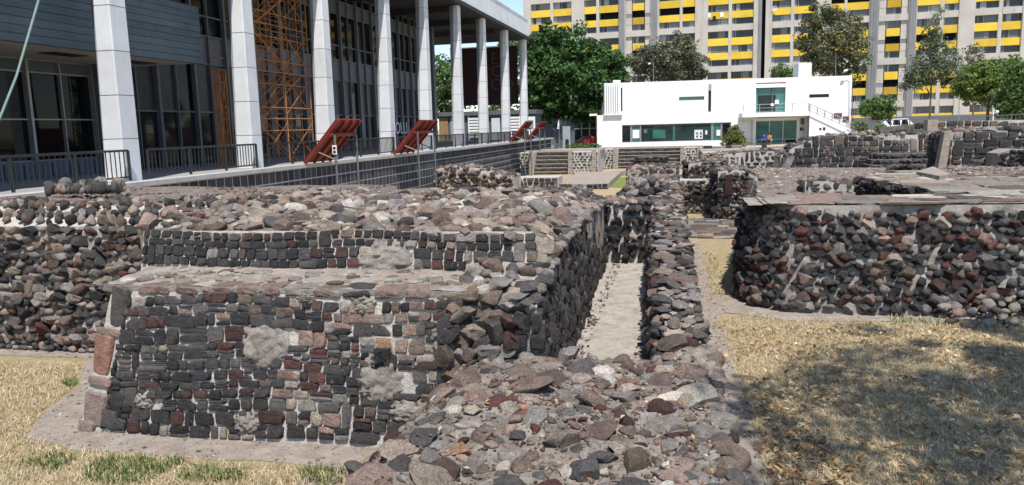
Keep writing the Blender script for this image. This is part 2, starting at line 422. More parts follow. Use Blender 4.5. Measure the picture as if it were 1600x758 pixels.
# palettes (linear albedo, weight)
def pal(items):
    cs = [np.array(c) for c, _ in items]; w_ = np.array([x for _, x in items], float); w_ /= w_.sum()
    def f(rng, *a):
        c = cs[rng.choice(len(cs), p=w_)]*rng.uniform(.75, 1.3); return tuple(np.clip(c*(1+rng.normal(0, .018, 3)), .008, .75))
    return f
BLK = (.042, .040, .042); DRK = (.066, .062, .062); CHR = (.102, .096, .094); RED = (.11, .052, .045); DRED = (.078, .046, .042)
PNK = (.27, .20, .17); TAN = (.30, .255, .21); GRY = (.24, .22, .205); LGT = (.46, .43, .38); BRN = (.15, .115, .095); WHT_ = (.62, .60, .56); ORG_ = (.31, .185, .12)
PAL_DARK = pal([(BLK, 5), (DRK, 4), (CHR, 1), (DRED, .6)])
PAL_MIX = pal([(BLK, 1.6), (DRK, 2.4), (CHR, 1.8), (RED, 1.1), (DRED, 1), (PNK, 1.4), (BRN, 1.6), (GRY, 1.5), (TAN, .8), (ORG_, .15)])
PAL_FAR = pal([(BLK, 3.4), (DRK, 4), (CHR, 1.6), (BRN, 1), (GRY, .6), (DRED, .4)])
PAL_COB = pal([(GRY, 2.6), (TAN, 3.2), (PNK, 2.8), (BRN, 1.5), (CHR, .6), (LGT, 1.2), (RED, .1), (ORG_, .12)])
PAL_MND = pal([(GRY, 3.2), (TAN, 2.4), (PNK, 2), (BRN, 2.4), (CHR, 1.4), (DRK, .35), (LGT, .7), (DRED, .4), (RED, .25), (ORG_, .12)])
PAL_RGH = pal([(BLK, .8), (DRK, 1.8), (CHR, 2.6), (BRN, 2.2), (GRY, 2.0), (PNK, 1.2), (TAN, 1.1), (RED, .3)])
PAL_RRED = pal([(BLK, 1.8), (DRK, 3.4), (CHR, 2.4), (DRED, 1.8), (RED, 1), (BRN, 1.3), (GRY, .8), (PNK, .5)])
def bil(c, a, b):
    BL, BR, TR, TL = c; return (BL*(1-a)+BR*a)*(1-b)+(TL*(1-a)+TR*a)*b
def coursed(rng, corners, row_h, wr, gap, depth, palf, proud=.4, kind='block', split=.12, tall=.06, skip=None, wob=.012, rot=.03, hvar=.25):
    c = [np.array(q, float) for q in corners]; L = (np.linalg.norm(c[1]-c[0])+np.linalg.norm(c[2]-c[3]))/2
    Ht = (np.linalg.norm(c[3]-c[0])+np.linalg.norm(c[2]-c[1]))/2
    n = max(1, round(Ht/row_h)); hs = rng.uniform(1-hvar, 1+hvar, n); hs *= Ht/hs.sum()
    B = orth(c[1]-c[0], c[3]-c[0]); out = []; y = 0; blocked = []; ph = rng.uniform(0, 9)
    for j in range(n):
        nb = []; h = hs[j]; free = []; cur = 0.0
        for p, q in sorted(blocked):
            if p > cur+.01: free.append((cur, p))
            cur = max(cur, q)
        if cur < L-.01: free.append((cur, L))
        for f0, f1 in free:
            cuts = [f0]; x = f0+(rng.uniform(.3, 1)*wr[0] if f0 == 0 else 0)
            while x < f1:
                if x > cuts[-1]+wr[0]*.4: cuts.append(x)
                x += (wr[0]+(wr[1]-wr[0])*rng.random()**1.3)*(1 if rng.random() > .12 else 1.35)
            if len(cuts) > 1 and f1-cuts[-1] < wr[0]*.7: cuts[-1] = f1
            else: cuts.append(f1)
            for x0, x1 in zip(cuts[:-1], cuts[1:]):
                mid = (x0+x1)/2
                pieces = [(y, h)]
                if j < n-1 and rng.random() < tall and x1-x0 < wr[1]: pieces = [(y, h+hs[j+1])]; nb.append((x0, x1))
                elif rng.random() < split and h > .06: k = rng.uniform(.4, .6); pieces = [(y, h*k), (y+h*k, h*(1-k))]
                for py_, hh in pieces:
                    wv = wob*math.sin(mid*2.1+py_*1.7+ph)*2
                    a, b = mid/L, (py_+hh/2+wv)/Ht
                    if skip and skip(mid, py_+hh/2): continue
                    g = gap*rng.uniform(.7, 1.5); sw, sh = max(.02, x1-x0-g), max(.02, hh-g); d = depth*rng.uniform(.8, 1.25)
                    pos = bil(c, a, min(b, 1.02))+B[:, 1]*d*(.5-proud*rng.uniform(.75, 1.3))
                    out.append((kind, int(rng.integers(NPRO)), pos, B@rrot(rng, rot), (sw*1.12, d, sh*1.14), palf(rng, mid/L, (py_+hh/2)/Ht)))
        blocked = nb; y += h
    return out
def rough(rng, corners, size, palf, proud=.25, kind='rubble', var=(.75, 1.25), dens=.85, skip=None, aspect=(1, 1, .85), tilt=.6):
    c = [np.array(q, float) for q in corners]; L = (np.linalg.norm(c[1]-c[0])+np.linalg.norm(c[2]-c[3]))/2
    Ht = (np.linalg.norm(c[3]-c[0])+np.linalg.norm(c[2]-c[1]))/2
    B = orth(c[1]-c[0], c[3]-c[0]); out = []; sy = size*dens*aspect[2]; sx = size*dens*aspect[0]; n = max(1, round(Ht/sy)); k = max(1, round(L/sx))
    for j in range(n):
        for i in range(k+1):
            a = (i+(.5 if j % 2 else 0)+rng.uniform(-.28, .28))/k; b = (j+.5+rng.uniform(-.25, .25))/n
            if a > 1.0 or a < 0: continue
            if skip and skip(a*L, b*Ht): continue
            s_ = size*rng.uniform(*var); d = s_*rng.uniform(.9, 1.3)
            pos = bil(c, a, b)-B[:, 1]*d*proud*rng.uniform(.3, 1.2)
            out.append((kind, int(rng.integers(NPRO)), pos, B@rrot(rng, tilt), (s_*aspect[0]*rng.uniform(.85, 1.2), d*aspect[1], s_*aspect[2]*rng.uniform(.8, 1.15)), palf(rng, a, b)))
    return out
def scatter(rng, inside, bounds, hfun, rmin, rmax, palf, tries=6000, flat=.62, sink=.25, kind='cobble', spacing=.82, power=1.6, tilt=.25):
    x0, x1, y0, y1 = bounds; pts = []; cell = rmax*2; G = {}; out = []
    for t in range(tries):
        x, y = rng.uniform(x0, x1), rng.uniform(y0, y1)
        if not inside(x, y): continue
        r_ = rmin+(rmax-rmin)*(rng.random()**power)*(1-.6*t/tries)
        ci, cj = int(x/cell), int(y/cell); ok = True
        for a in (-1, 0, 1):
            for b in (-1, 0, 1):
                for (u2, v2, r2) in G.get((ci+a, cj+b), ()):
                    if (x-u2)**2+(y-v2)**2 < (spacing*(r_+r2))**2: ok = False; break
                if not ok: break
            if not ok: break
        if not ok: continue
        G.setdefault((ci, cj), []).append((x, y, r_))
        e = .06; z = hfun(x, y); gx = (hfun(x+e, y)-hfun(x-e, y))/(2*e); gy = (hfun(x, y+e)-hfun(x, y-e))/(2*e)
        nrm = Vector((-gx, -gy, 1)).normalized(); Q = np.array(Vector((0, 0, 1)).rotation_difference(nrm).to_matrix())
        Rz = np.array(Matrix.Rotation(rng.uniform(0, 6.3), 3, 'Z'))
        hgt = r_*2*flat*rng.uniform(.75, 1.3)
        pos = np.array([x, y, z])+np.array(nrm)*hgt*(.5-sink*rng.uniform(.7, 1.5))
        out.append((kind if kind != 'mix' else ('cobble', 'rubble')[int(rng.random() < .6)], int(rng.integers(NPRO)), pos, Q@Rz@rrot(rng, tilt), (r_*2*rng.uniform(.95, 1.3), r_*2*rng.uniform(.8, 1.05), hgt), palf(rng, x, y)))
    return out
def nz(x, y, z=0.0): return noise.noise(Vector((x, y, z)))
def smooth(a, b, x):
    t = min(1, max(0, (x-a)/(b-a))); return t*t*(3-2*t)
# ------------------------------------------------------------------ ground
def terrain(x, y):
    v = x*SITE.ey[0]+y*SITE.ey[1]
    z = -1.5*smooth(28, 50, v)
    up = .42+1.0*smooth(30, 55, x)
    return z+(up-z)*smooth(91.0, 93.0, y+.1*(x-12))
def ground():
    xs = np.concatenate([[-3000, -800, -300], np.arange(-120, -20, 10), np.arange(-20, 20, .5), np.arange(20, 140, 5), [200, 400, 900, 3000]])
    ys = np.concatenate([[-300, -60, -20, -6], np.arange(-2, 26, .5), np.arange(26, 120, 1.0), np.arange(120, 260, 10), [300, 500, 900, 1600, 5000]])
    V = []; nx = len(xs)
    for y in ys:
        for x in xs:
            z = terrain(x, y)
            if -20 < x < 20 and 0 < y < 26: z += .002*nz(x*.9, y*.9)
            V.append((x, y, z))
    F = [(j*nx+i, j*nx+i+1, (j+1)*nx+i+1, (j+1)*nx+i) for j in range(len(ys)-1) for i in range(nx-1)]
    mb = MB(); mb.v = V; mb.f = F; mb.m = [0]*len(F); mb.c = [None]*len(F)
    tag(mb.build('ground', M['lawn'], smooth=True), kind='structure')
ground()
def sheet(name, pts, mat, z=.006, sub=True, fr=SITE, amp=.0):
    """flat sheet from a polygon in site coordinates, following the terrain"""
    bm = bmesh.new(); vs = [bm.verts.new((p[0], p[1], 0)) for p in pts]; bm.faces.new(vs)
    bmesh.ops.triangulate(bm, faces=bm.faces[:])
    for _ in range(3): bmesh.ops.subdivide_edges(bm, edges=bm.edges[:], cuts=1, use_grid_fill=True)
    for v in bm.verts:
        wp = fr.world((v.co.x, v.co.y, 0)); v.co.z = terrain(wp[0], wp[1])+z+amp*nz(v.co.x*2, v.co.y*2)
    bmesh.ops.recalc_face_normals(bm, faces=bm.faces)
    me = bpy.data.meshes.new(name); bm.to_mesh(me); bm.free(); me.materials.append(mat)
    o = bpy.data.objects.new(name, me); COL.objects.link(o); place(o, fr, (0, 0, 0)); return tag(o, kind='structure')
def gp(px, py, z=0): return SITE.hz(px, py, z)[:2]
def ragged(pts, seed, amp=.05, step=.25):
    out = []; n = len(pts)
    for i in range(n):
        a = np.array(pts[i]); b = np.array(pts[(i+1) % n]); k = max(1, int(np.linalg.norm(b-a)/step))
        for j in range(k):
            p = a+(b-a)*j/k; out.append(p+amp*np.array([nz(p[0]*2.3, p[1]*2.3, seed), nz(p[0]*2.3, p[1]*2.3, seed+9)]))
    return out
PATH_L = ragged([gp(42, 684), gp(120, 704), gp(300, 716), gp(430, 722), gp(548, 732), (-2.9, 7.5), (-6.2, 7.5), (-6.3, 9.8), (-14, 10.6), (-14, 9.95), gp(0, 556), gp(135, 560), gp(122, 606), gp(75, 640)], 1)
PATH_R = ragged([(.30, 2), (.95, 2), (.9, 7), (.85, 10), (.80, 13.2), (.98, 14.6), (.75, 16), (.7, 22), (-.3, 22), (-.1, 15), (.1, 9)], 2, .08)
sheet('path', PATH_L, M['earth']); sheet('path', PATH_R, M['earth'])
FRONT_R = ragged([(.9, 13.55), (2, 13.1), (4, 13.25), (6.5, 13.3), (9, 13.3), (9, 14.2), (.9, 14.9)], 4, .08)
sheet('path', FRONT_R, M['earth'], .010)
# ================================================================== RUINS
def proj(p):
    q = SITE.world(p)-CAM; s = q@_f; return 800+FPX*(q@_r)/s, 379-FPX*(q@_u)/s
def core(name, label, cat, faces, mat, org, group=None, amp=.015, extra=None, matl=None):
    """faces: list of (BL,BR,TR,TL,nu,nv)"""
    mb = MB()
    for f in faces:
        mb.grid(*f[:4], f[4], f[5], amp if len(f) < 7 else f[6], 3.0, 3, f[7] if len(f) > 7 else 0)
    if extra: extra(mb)
    o = mb.build(name, matl or mat, None, SITE, org)
    return tag(o, label, cat, group)
# ---- front lower wall -------------------------------------------------
rng = np.random.default_rng(5)
FBL, FBR, FTR, FTL = (-6.66, 7.17, -.05), (-1.95, 7.2, -.05), (-2.12, 7.42, 1.62), (-6.22, 7.42, 1.62)
fw = core('stone_wall', 'large front wall of dark squared stones in pale mortar with a pink capping course', 'wall',
    [(FBL, FBR, FTR, FTL, 50, 18), ((-6.30, 7.40, 1.655), (-2.1, 7.40, 1.655), (-1.75, 8.6, 1.69), (-6.5, 8.6, 1.69), 46, 12, .03, 1),
     ((-6.8, 10.3, -.05), (-6.66, 7.17, -.05), (-6.22, 7.42, 1.62), (-6.55, 10.6, 1.62), 12, 8), ((-6.29, 7.41, 1.6), (-2.12, 7.41, 1.6), (-2.12, 7.39, 1.665), (-6.29, 7.39, 1.665), 20, 1),
     ((-2.3, 7.12, .3), (-1.62, 7.42, .3), (-1.62, 7.66, 1.36), (-2.3, 7.40, 1.60), 10, 12, .06, 2), ((-2.3, 7.40, 1.60), (-1.62, 7.66, 1.36), (-1.7, 8.6, 1.70), (-2.3, 8.6, 1.68), 10, 12, .05, 2)], None, (-4, 7.2, 0), matl=[M['mortar'], M['ledge'], M['earth_top']])
def wallpt(px, py): return SITE.hy(px, py, 7.3)
PATCH = [(wallpt(408, 538), .27, .27), (wallpt(592, 592), .24, .24), (wallpt(392, 655), .16, .12), (wallpt(232, 622), .13, .1), (wallpt(560, 480), .14, .10), (wallpt(470, 470), .12, .06), (wallpt(640, 640), .2, .12), (wallpt(700, 520), .22, .12)]
def skip_patch(u0, grow=1.0):
    def f(x, z):
        u = u0+x
        for c, rx, rz in PATCH:
            if ((u-c[0])/rx)**2+((z-c[2])/rz)**2 < .5*grow: return True
        return u > -3.0 and z < (u+3.1)*.9-.12
    return f
def pal_front(rng, a, b):
    k = nz(a*6, b*2.5, 3)+.5*nz(a*17, b*9, 5)
    p = min(.88, max(0.03, .14+.8*smooth(.25, .65, a)+.35*k+(.3 if b < .12 else 0)+(.25 if .25 < a < .45 and b > .88 else 0)))
    return PAL_MIX(rng) if rng.random() < p else PAL_DARK(rng)
sp = coursed(rng, [(-6.38, 7.17, .02), (-2.0, 7.2, .02), (-2.1, 7.41, 1.56), (-6.02, 7.41, 1.56)], .122, (.10, .27), .015, .13, pal_front, .22, skip=skip_patch(-6.38), split=.2, tall=.025, wob=.02, hvar=.35, rot=.05)
# capping course of pinkish slabs
x = -6.25
while x < -2.3:
    ww = rng.uniform(.26, .5); a = (x+6.25)/4.4
    c = np.array(PNK)*rng.uniform(.75, 1.1) if (a < .45 or rng.random() < .4) else np.array(pal([(GRY, 2), (BRN, 2), (DRK, 1), (TAN, 2)])(rng))
    sp.append(('block', int(rng.integers(NPRO)), np.array([x+ww/2, 7.55, 1.618+rng.uniform(-.008, .008)]), np.eye(3)@rrot(rng, .025), (ww*.985, .34, .115), tuple(c))); x += ww
# quoins of the leaning left edge
for px, py, ww, hh, c, lab in ((188, 482, .23, .52, (.10, .095, .09), 'dark upright corner slab with a pale plaster patch'), (162, 556, .24, .50, (.33, .185, .145), 'big pink upright corner stone'),
                          (185, 452, .40, .10, GRY, None), (172, 519, .36, .08, PNK, None), (150, 640, .30, .42, (.30, .235, .21), None), (158, 596, .34, .10, (.34, .25, .22), None), (172, 655, .22, .22, CHR, None), (136, 668, .22, .16, (.32, .25, .22), None), (185, 625, .2, .16, DRK, None)):
    p = SITE.hy(px, py, 7.24); p = SITE.hy(px, py, 7.16+.25*max(0, p[2])/1.62-.0)
    q = ('slab', 3, p+np.array([0, .03, 0]), np.array(Matrix.Rotation(.17, 3, 'Y')), (ww, .13, hh), c)
    sp.append(q+((lab,) if lab else ()))
# broken core at the right end
for px, py, v, s_, c in ((762, 500, 7.34, (.36, .3, .2), BRN), (800, 470, 7.62, (.42, .5, .20), GRY), (722, 495, 7.28, (.30, .3, .20), (.2, .17, .14)), (735, 520, 7.30, (.34, .3, .20), TAN), (770, 525, 7.30, (.22, .3, .40), CHR),
                         (792, 505, 7.36, (.20, .3, .20), DRED), (797, 535, 7.36, (.20, .3, .30), DRED), (740, 462, 7.55, (.34, .4, .18), TAN), (778, 447, 7.7, (.34, .4, .18), GRY), (755, 550, 7.3, (.40, .3, .16), GRY),
                         (715, 545, 7.32, (.32, .2, .2), TAN), (820, 452, 7.75, (.34, .42, .2), CHR), (690, 548, 7.2, (.3, .2, .16), GRY), (782, 438, 7.85, (.26, .2, .12), WHT_), (815, 478, 7.6, (.3, .4, .2), CHR), (808, 500, 7.55, (.22, .3, .24), DRK), (790, 480, 7.5, (.26, .3, .18), GRY), (765, 470, 7.5, (.3, .3, .16), BRN), (800, 460, 7.65, (.24, .3, .16), TAN)):
    sp.append(('rubble', int(rng.integers(NPRO)), SITE.hy(px, py, v)+np.array([0, .08, 0]), rrot(rng, .3), tuple(np.array(s_)*.86), tuple(np.array(c)*rng.uniform(.8, 1.15))))
PAL_BRK = pal([(GRY, 2.4), (CHR, 2.2), (BRN, 2), (TAN, 1.4), (DRED, .8), (DRK, 1.2)])
sp += rough(rng, [(-2.3, 7.12, .62), (-1.62, 7.42, .62), (-1.62, 7.66, 1.36), (-2.3, 7.40, 1.60)], .19, PAL_BRK, .25, dens=.86, aspect=(1, .9, .9), tilt=.5)
sp += rough(rng, [(-2.3, 7.40, 1.60), (-1.62, 7.66, 1.36), (-1.7, 8.5, 1.70), (-2.3, 8.5, 1.68)], .2, PAL_BRK, .15, dens=.9, aspect=(1, .6, .9), tilt=.4)
def ledge_in(x, y): return -6.2 < x < -1.75 and 7.62 < y < 8.42
add_stones(fw, sp, 300)
so_ = scatter(rng, ledge_in, (-6.2, -1.75, 7.6, 8.42), lambda x, y: 1.665, .03, .11, pal([(TAN, 2), (GRY, 2), (BRN, 1), (LGT, 1)]), 500, .3, .45)
add_stones(fw, so_, 0)
def plaster(c, rx, rz, seed, basef=lambda z: 7.17+.25*(z/1.62)):
    n = 26; mb = MB(); g = []; RR = []
    for j in range(n+1):
        for i in range(n+1):
            a, b = 2*i/n-1, 2*j/n-1; rr = math.hypot(a, b)*(1+.35*nz(a*1.7, b*1.7, seed))
            RR.append(rr); h = .05*max(-1.2, 1-rr**3)+.03*nz(a*4, b*4, seed+5)+.022*nz(a*9, b*9, seed)
            u = c[0]+a*rx*1.15; z = c[2]+b*rz*1.15; base = basef(z)
            g.append((u, base-h+.015, z))
    mb.v = g
    for j in range(n):
        for i in range(n):
            a = j*(n+1)+i
            if min(RR[a], RR[a+1], RR[a+n+1], RR[a+n+2]) < 1.08: mb.f.append((a, a+1, a+n+2, a+n+1)); mb.m.append(0); mb.c.append(None)
    return mb
for i, (c, rx, rz) in enumerate(PATCH): plaster(c, rx, rz, i*7.3).build('plaster_patch', M['patch'], fw, smooth=True)
# carved spiral stone
sc_ = SITE.hy(597, 556, 7.27)
mb = MB(); pts = []
for k in range(60):
    t = k/59*5*math.pi; r_ = .012+.052*(k/59); pts.append((sc_[0]+r_*math.cos(t), sc_[1]-.035, sc_[2]+r_*math.sin(t)))
mb.box(sc_[0]-.08, sc_[0]+.08, sc_[1]-.028, sc_[1]+.08, sc_[2]-.075, sc_[2]+.075)
mb.path(pts, .009, 5)
cs = mb.build('carved_stone', M['stone'], fw); cs.color = (.05, .048, .048, 1); cs['label'] = 'small square stone carved with a spiral'
# ---- upper tier ------------------------------------------------------
def ctop(v): return float(np.interp(v, [7.5, 7.8, 8.2, 9.2, 11, 15.5, 17], [1.42, 1.5, 1.63, 1.84, 1.9, 1.76, 1.74]))
def cedge(v): return -1.38
uw = core('stone_wall', 'low upper tier wall of small dark blocks set back above the ledge', 'wall',
    [((-6.62, 8.42, 1.6), (-1.5, 8.42, 1.6), (-1.58, 8.56, 2.12), (-6.62, 8.56, 2.12), 44, 6), ((-6.62, 10.7, 1.5), (-6.62, 8.42, 1.6), (-6.62, 8.56, 2.12), (-6.62, 10.7, 2.05), 6, 3)], M['mortar'], (-4, 8.5, 1.6))
def pal_up(rng, a, b): return PAL_MIX(rng) if rng.random() < .05+.5*smooth(.45, .75, a)*(.3+.7*(b < .7)) else PAL_DARK(rng)
pu = SITE.hy(600, 390, 8.45)
sp = coursed(rng, [(-6.6, 8.42, 1.69), (-1.48, 8.42, 1.69), (-1.55, 8.55, 2.12), (-6.6, 8.55, 2.12)], .105, (.10, .18), .018, .1, pal_up, .3, split=.05, tall=.05,
    skip=lambda x, z: ((-6.6+x-pu[0])/.34)**2+((z)/.24)**2 < 1)
add_stones(uw, sp, 300)
plaster((pu[0], 0, 1.84), .30, .20, 55.1, lambda z: 8.42+.13*(z-1.69)/.43).build('plaster_patch', M['patch'], uw, smooth=True)
# ---- cobbled terrace top --------------------------------------------
def hter(u, v):
    z = 2.08+.05*smooth(8.5, 11, v)-.13*smooth(12.5, 16, v)+.05*nz(u*.7, v*.7, 2)+.02*nz(u*3, v*3, 1)
    k = smooth(-1.9, -1.40, u); return z*(1-k)+ctop(v)*k
CP = [gp(228, 354, 2.12), gp(300, 318, 2.14), gp(352, 296, 2.16), gp(470, 290, 2.16), gp(620, 291, 2.16), gp(800, 295, 2.14), gp(880, 301, 2.1), (-1.4, 15.0), (-1.36, 8.56), (-1.6, 8.5)]
def inpoly(x, y, P):
    c = False; j = len(P)-1
    for i in range(len(P)):
        if (P[i][1] > y) != (P[j][1] > y) and x < (P[j][0]-P[i][0])*(y-P[i][1])/(P[j][1]-P[i][1])+P[i][0]: c = not c
        j = i
    return c
mb = MB(); mb.height(-6.66, -1.38, 8.52, 15.6, 44, 56, hter, .0, 0)
mb.height(-15, -6.6, 10.9, 17.8, 36, 40, lambda u, v: 2.1-.1*smooth(12, 17, v)+.05*nz(u*.7, v*.7, 2)+.02*nz(u*3, v*3, 1), .0, 0)
mb.height(-6.7, -5.2, 15.5, 16.9, 14, 12, lambda u, v: 1.98+.05*nz(u*.7, v*.7, 2), .0, 0)
te = mb.build('rubble_terrace', M['earth_top'], None, SITE, (-4, 12, 0), smooth=True)
tag(te, 'broad terrace top covered in rounded pinkish grey boulders and gravelly earth', 'terrace')
def pal_cob(rng, x, y): return PAL_COB(rng) if rng.random() < .93-.4*smooth(12.5, 15, y) else PAL_MIX(rng)
sp = scatter(rng, lambda x, y: inpoly(x, y, CP), (-8, -1.36, 8.5, 16.5), hter, .055, .17, pal_cob, 20000, .62, .40, spacing=.78, power=1.1, tilt=.5, kind='mix')
add_stones(te, sp, 300)
sp = scatter(rng, lambda x, y: True, (-14, -6.6, 11.2, 17.5), lambda u, v: 2.1-.1*smooth(12, 17, v), .012, .045, PAL_RGH, 2200, .6, .3)
sp += scatter(rng, lambda x, y: y < 12.3, (-13.5, -6.7, 11.3, 12.3), lambda u, v: 2.11, .06, .14, PAL_RGH, 1600, .7, .2, spacing=.8)
sp += scatter(rng, lambda x, y: True, (-3.2, -1.4, 14.6, 16.1), hter, .04, .12, PAL_RGH, 800, .7, .3)
pz = gp(150, 303, 2.15)
sp += scatter(rng, lambda x, y: True, (pz[0]-.9, pz[0]+.5, pz[1]-.3, pz[1]+.3), lambda u, v: 2.18, .06, .12, PAL_RGH, 300, 1.3, .1, spacing=.6)
add_stones(te, sp, 0)
# ---- left rough wall --------------------------------------------------
lw = core('rubble_wall', 'rough left wall of jagged jutting stones hanging over pale mortar', 'wall',
    [((-14, 10.05, -.05), (-6.75, 10.05, -.05), (-6.75, 10.62, 1.9), (-14, 10.62, 1.9), 60, 18, .04), ((-14, 10.60, 1.86), (-6.6, 10.60, 1.86), (-6.6, 11.2, 2.18), (-14, 11.2, 2.18), 40, 6, .03, 1)], None, (-9.5, 10.3, 0), matl=[M['mortar_grey'], M['mortar']])
def pal_rg(rng, a, b): return PAL_RGH(rng)
sp = rough(rng, [(-13.6, 10.08, .12), (-6.5, 10.08, .12), (-6.5, 10.62, 1.88), (-13.6, 10.62, 1.88)], .205, pal_rg, .24, var=(.6, 1.3), dens=.80, aspect=(1, 1.1, .78), tilt=.45)
sp += rough(rng, [(-13.6, 10.62, 1.90), (-6.7, 10.62, 1.90), (-6.7, 11.2, 2.2), (-13.6, 11.2, 2.2)], .165, pal_rg, .35, dens=1.5, aspect=(.8, 1, 1), tilt=.4)
add_stones(lw, sp, 300)
sp = rough(rng, [(-13.6, 10.0, .0), (-6.75, 10.0, .0), (-6.75, 10.1, .2), (-13.6, 10.1, .2)], .11, pal_rg, .3, dens=.95)
add_stones(lw, sp, 0)
# ---- channel -----------------------------------------------------------
mb = MB(); mb.grid((-1.35, 7.3, .5), (-.05, 7.3, .5), (-.15, 16, .5), (-1.6, 16, .5), 16, 90, .02, 3)
tag(mb.build('channel_floor', M['floor'], None, SITE, (-.8, 11, .5), smooth=True), kind='structure')
ul = lambda v: -1.28-.14*smooth(9, 15, v)
VS = [7.62, 8.2, 9.2, 11, 13, 15.8]
fl = []
for a, b in zip(VS[:-1], VS[1:]):
    k = max(2, int((b-a)/.12)); fl.append(((ul(a), a, .3), (ul(b), b, .3), (ul(b)-.14, b, ctop(b)), (ul(a)-.14, a, ctop(a)), k, 10))
fl.append(((-1.72, 7.62, .3), (-1.2, 7.62, .3), (-1.38, 7.62, ctop(7.62)), (-1.72, 7.62, ctop(7.62)), 4, 6))
fl.append(((-1.9, 7.62, ctop(7.62)-.01), (-1.38, 7.62, ctop(7.62)-.01), (-1.38, 8.6, ctop(8.6)-.01), (-1.9, 8.6, 1.86), 8, 10, .04))
cl = core('channel_wall', 'long left wall of the sunken channel faced with narrow upright black stones', 'wall', fl, M['mortar_grey'], (-1.3, 11, .4))
sp = []
for a, b in zip(VS[:-1], VS[1:]):
    sp += rough(rng, [(ul(a), a, .5), (ul(b), b, .5), (ul(b)-.14, b, ctop(b)-.03), (ul(a)-.14, a, ctop(a)-.03)], .15, PAL_DARK, .22, kind='rubble', dens=.84, aspect=(.46, .8, 1.5), tilt=.22)
sp += coursed(rng, [(-1.70, 7.62, .85), (-1.22, 7.62, .85), (-1.36, 7.62, 1.42), (-1.70, 7.62, 1.42)], .19, (.12, .17), .03, .14, PAL_DARK, .4, split=.05)
capf = lambda x, y: ctop(y)+.25*smooth(-1.6, -2.1, x)
sp2 = scatter(rng, lambda x, y: True, (-2.15, -1.36, 7.6, 8.55), lambda x, y: ctop(y)+.1*smooth(-1.5, -2, x), .07, .19, pal([(GRY, 3), (CHR, 2), (TAN, 2), (LGT, 1), (BRN, 1)]), 1500, .7, .3)
sp2 += scatter(rng, lambda x, y: True, (-1.62, -1.34, 8.5, 15.6), lambda x, y: ctop(y), .05, .13, pal([(GRY, 3), (CHR, 2), (BRN, 2), (PNK, .6)]), 1500, .6, .4)
add_stones(cl, sp2+sp, 300)
def uo(v): return float(np.interp(v, [2, 5, 8.2, 11, 13.4, 18, 21], [.42, .38, .28, .21, .17, .11, .04]))
def ui(v): return float(np.interp(v, [7, 8.2, 10.3, 12.7, 14.2, 21], [-.09, -.13, -.2, -.28, -.32, -.22]))
def stop(v): return float(np.interp(v, [2, 6.8, 7.4, 8.2, 11, 15.5, 21], [.98, .98, 1.08, 1.27, 1.46, 1.72, 1.75]))
ew = core('channel_wall', 'end wall closing the far end of the channel with white mortar runs between black stones', 'wall',
    [((-1.7, 15.7, .3), (-.2, 15.7, .3), (-.2, 15.85, 1.7), (-1.7, 15.85, 1.7), 14, 14, .03), ((-2.2, 15.85, 1.69), (.05, 15.85, 1.69), (.05, 17.5, 1.68), (-2.2, 17.5, 1.68), 24, 16, .02, 1), ((.05, 17.5, 1.68), (-2.2, 17.5, 1.68), (-2.2, 17.5, -.3), (.05, 17.5, -.3), 4, 3)], None, (-.8, 15.8, .5), matl=[M['mortar'], M['earth_top']])
sp = rough(rng, [(-1.52, 15.7, .55), (-.35, 15.7, .55), (-.35, 15.84, 1.62), (-1.52, 15.84, 1.62)], .17, PAL_DARK, .4, dens=1.08, aspect=(.8, 1, 1), tilt=.4)
sp += scatter(rng, lambda x, y: y < 16.3, (-1.7, -.2, 15.8, 16.3), lambda x, y: 1.69, .07, .13, PAL_RGH, 500, .8, .25, spacing=.75)
sp += scatter(rng, lambda x, y: y > 16.3, (-1.9, -.1, 16.3, 17.4), lambda x, y: 1.68, .04, .13, pal([(CHR, 3), (BRN, 2), (GRY, 1)]), 700, .35, .45)
add_stones(ew, sp, 200)
VS2 = [7.4, 8.2, 9.5, 11, 13, 15.5, 18, 21]
fl = []
for a, b in zip(VS2[:-1], VS2[1:]):
    k = max(2, int((b-a)/.15))
    fl.append(((ui(b)-.05, b, .3), (ui(a)-.05, a, .3), (ui(a)+.05, a, stop(a)-.03), (ui(b)+.05, b, stop(b)-.03), k, 6))
    fl.append(((uo(a), a, -.1), (uo(b), b, -.1), (uo(b)-.04, b, stop(b)), (uo(a)-.04, a, stop(a)), k, 6))
    fl.append(((ui(a)+.04, a, stop(a)-.03), (uo(a)-.02, a, stop(a)-.03), (uo(b)-.02, b, stop(b)-.03), (ui(b)+.04, b, stop(b)-.03), 4, k, .02))
fl.append(((uo(21), 21, 0), (ui(21), 21, 0), (ui(21), 21, stop(21)), (uo(21), 21, stop(21)), 2, 3))
sw = core('low_wall', 'long low wall right of the channel topped with flat mixed stones', 'wall', fl, M['mortar_grey'], (.1, 12, 0))
sp = []
for a, b in zip(VS2[:-1], VS2[1:]):
    if a < 15.5: sp += rough(rng, [(ui(b)-.06, b, .5), (ui(a)-.06, a, .5), (ui(a)+.0, a, stop(a)-.04), (ui(b)+.0, b, stop(b)-.04)], .15, PAL_RRED, .3, dens=.85, aspect=(.8, .8, 1), tilt=.4)
    sp += rough(rng, [(uo(a), a, .05), (uo(b), b, .05), (uo(b)-.05, b, stop(b)-.05), (uo(a)-.05, a, stop(a)-.05)], .2, PAL_RGH, .1, dens=.9)
pal_strip = pal([(GRY, 2.2), (BRN, 2.6), (CHR, 2), (PNK, 1), (DRED, .8), (LGT, .6), (TAN, 1.2), (DRK, .8)])
sp3 = scatter(rng, lambda x, y: ui(y)-.0 < x < uo(y)-.0, (-.45, .42, 7.3, 21), lambda x, y: stop(y), .05, .155, pal_strip, 5000, .42, .40, spacing=.78, kind='mix', tilt=.25)
add_stones(sw, sp3+sp, 300)
kf = []
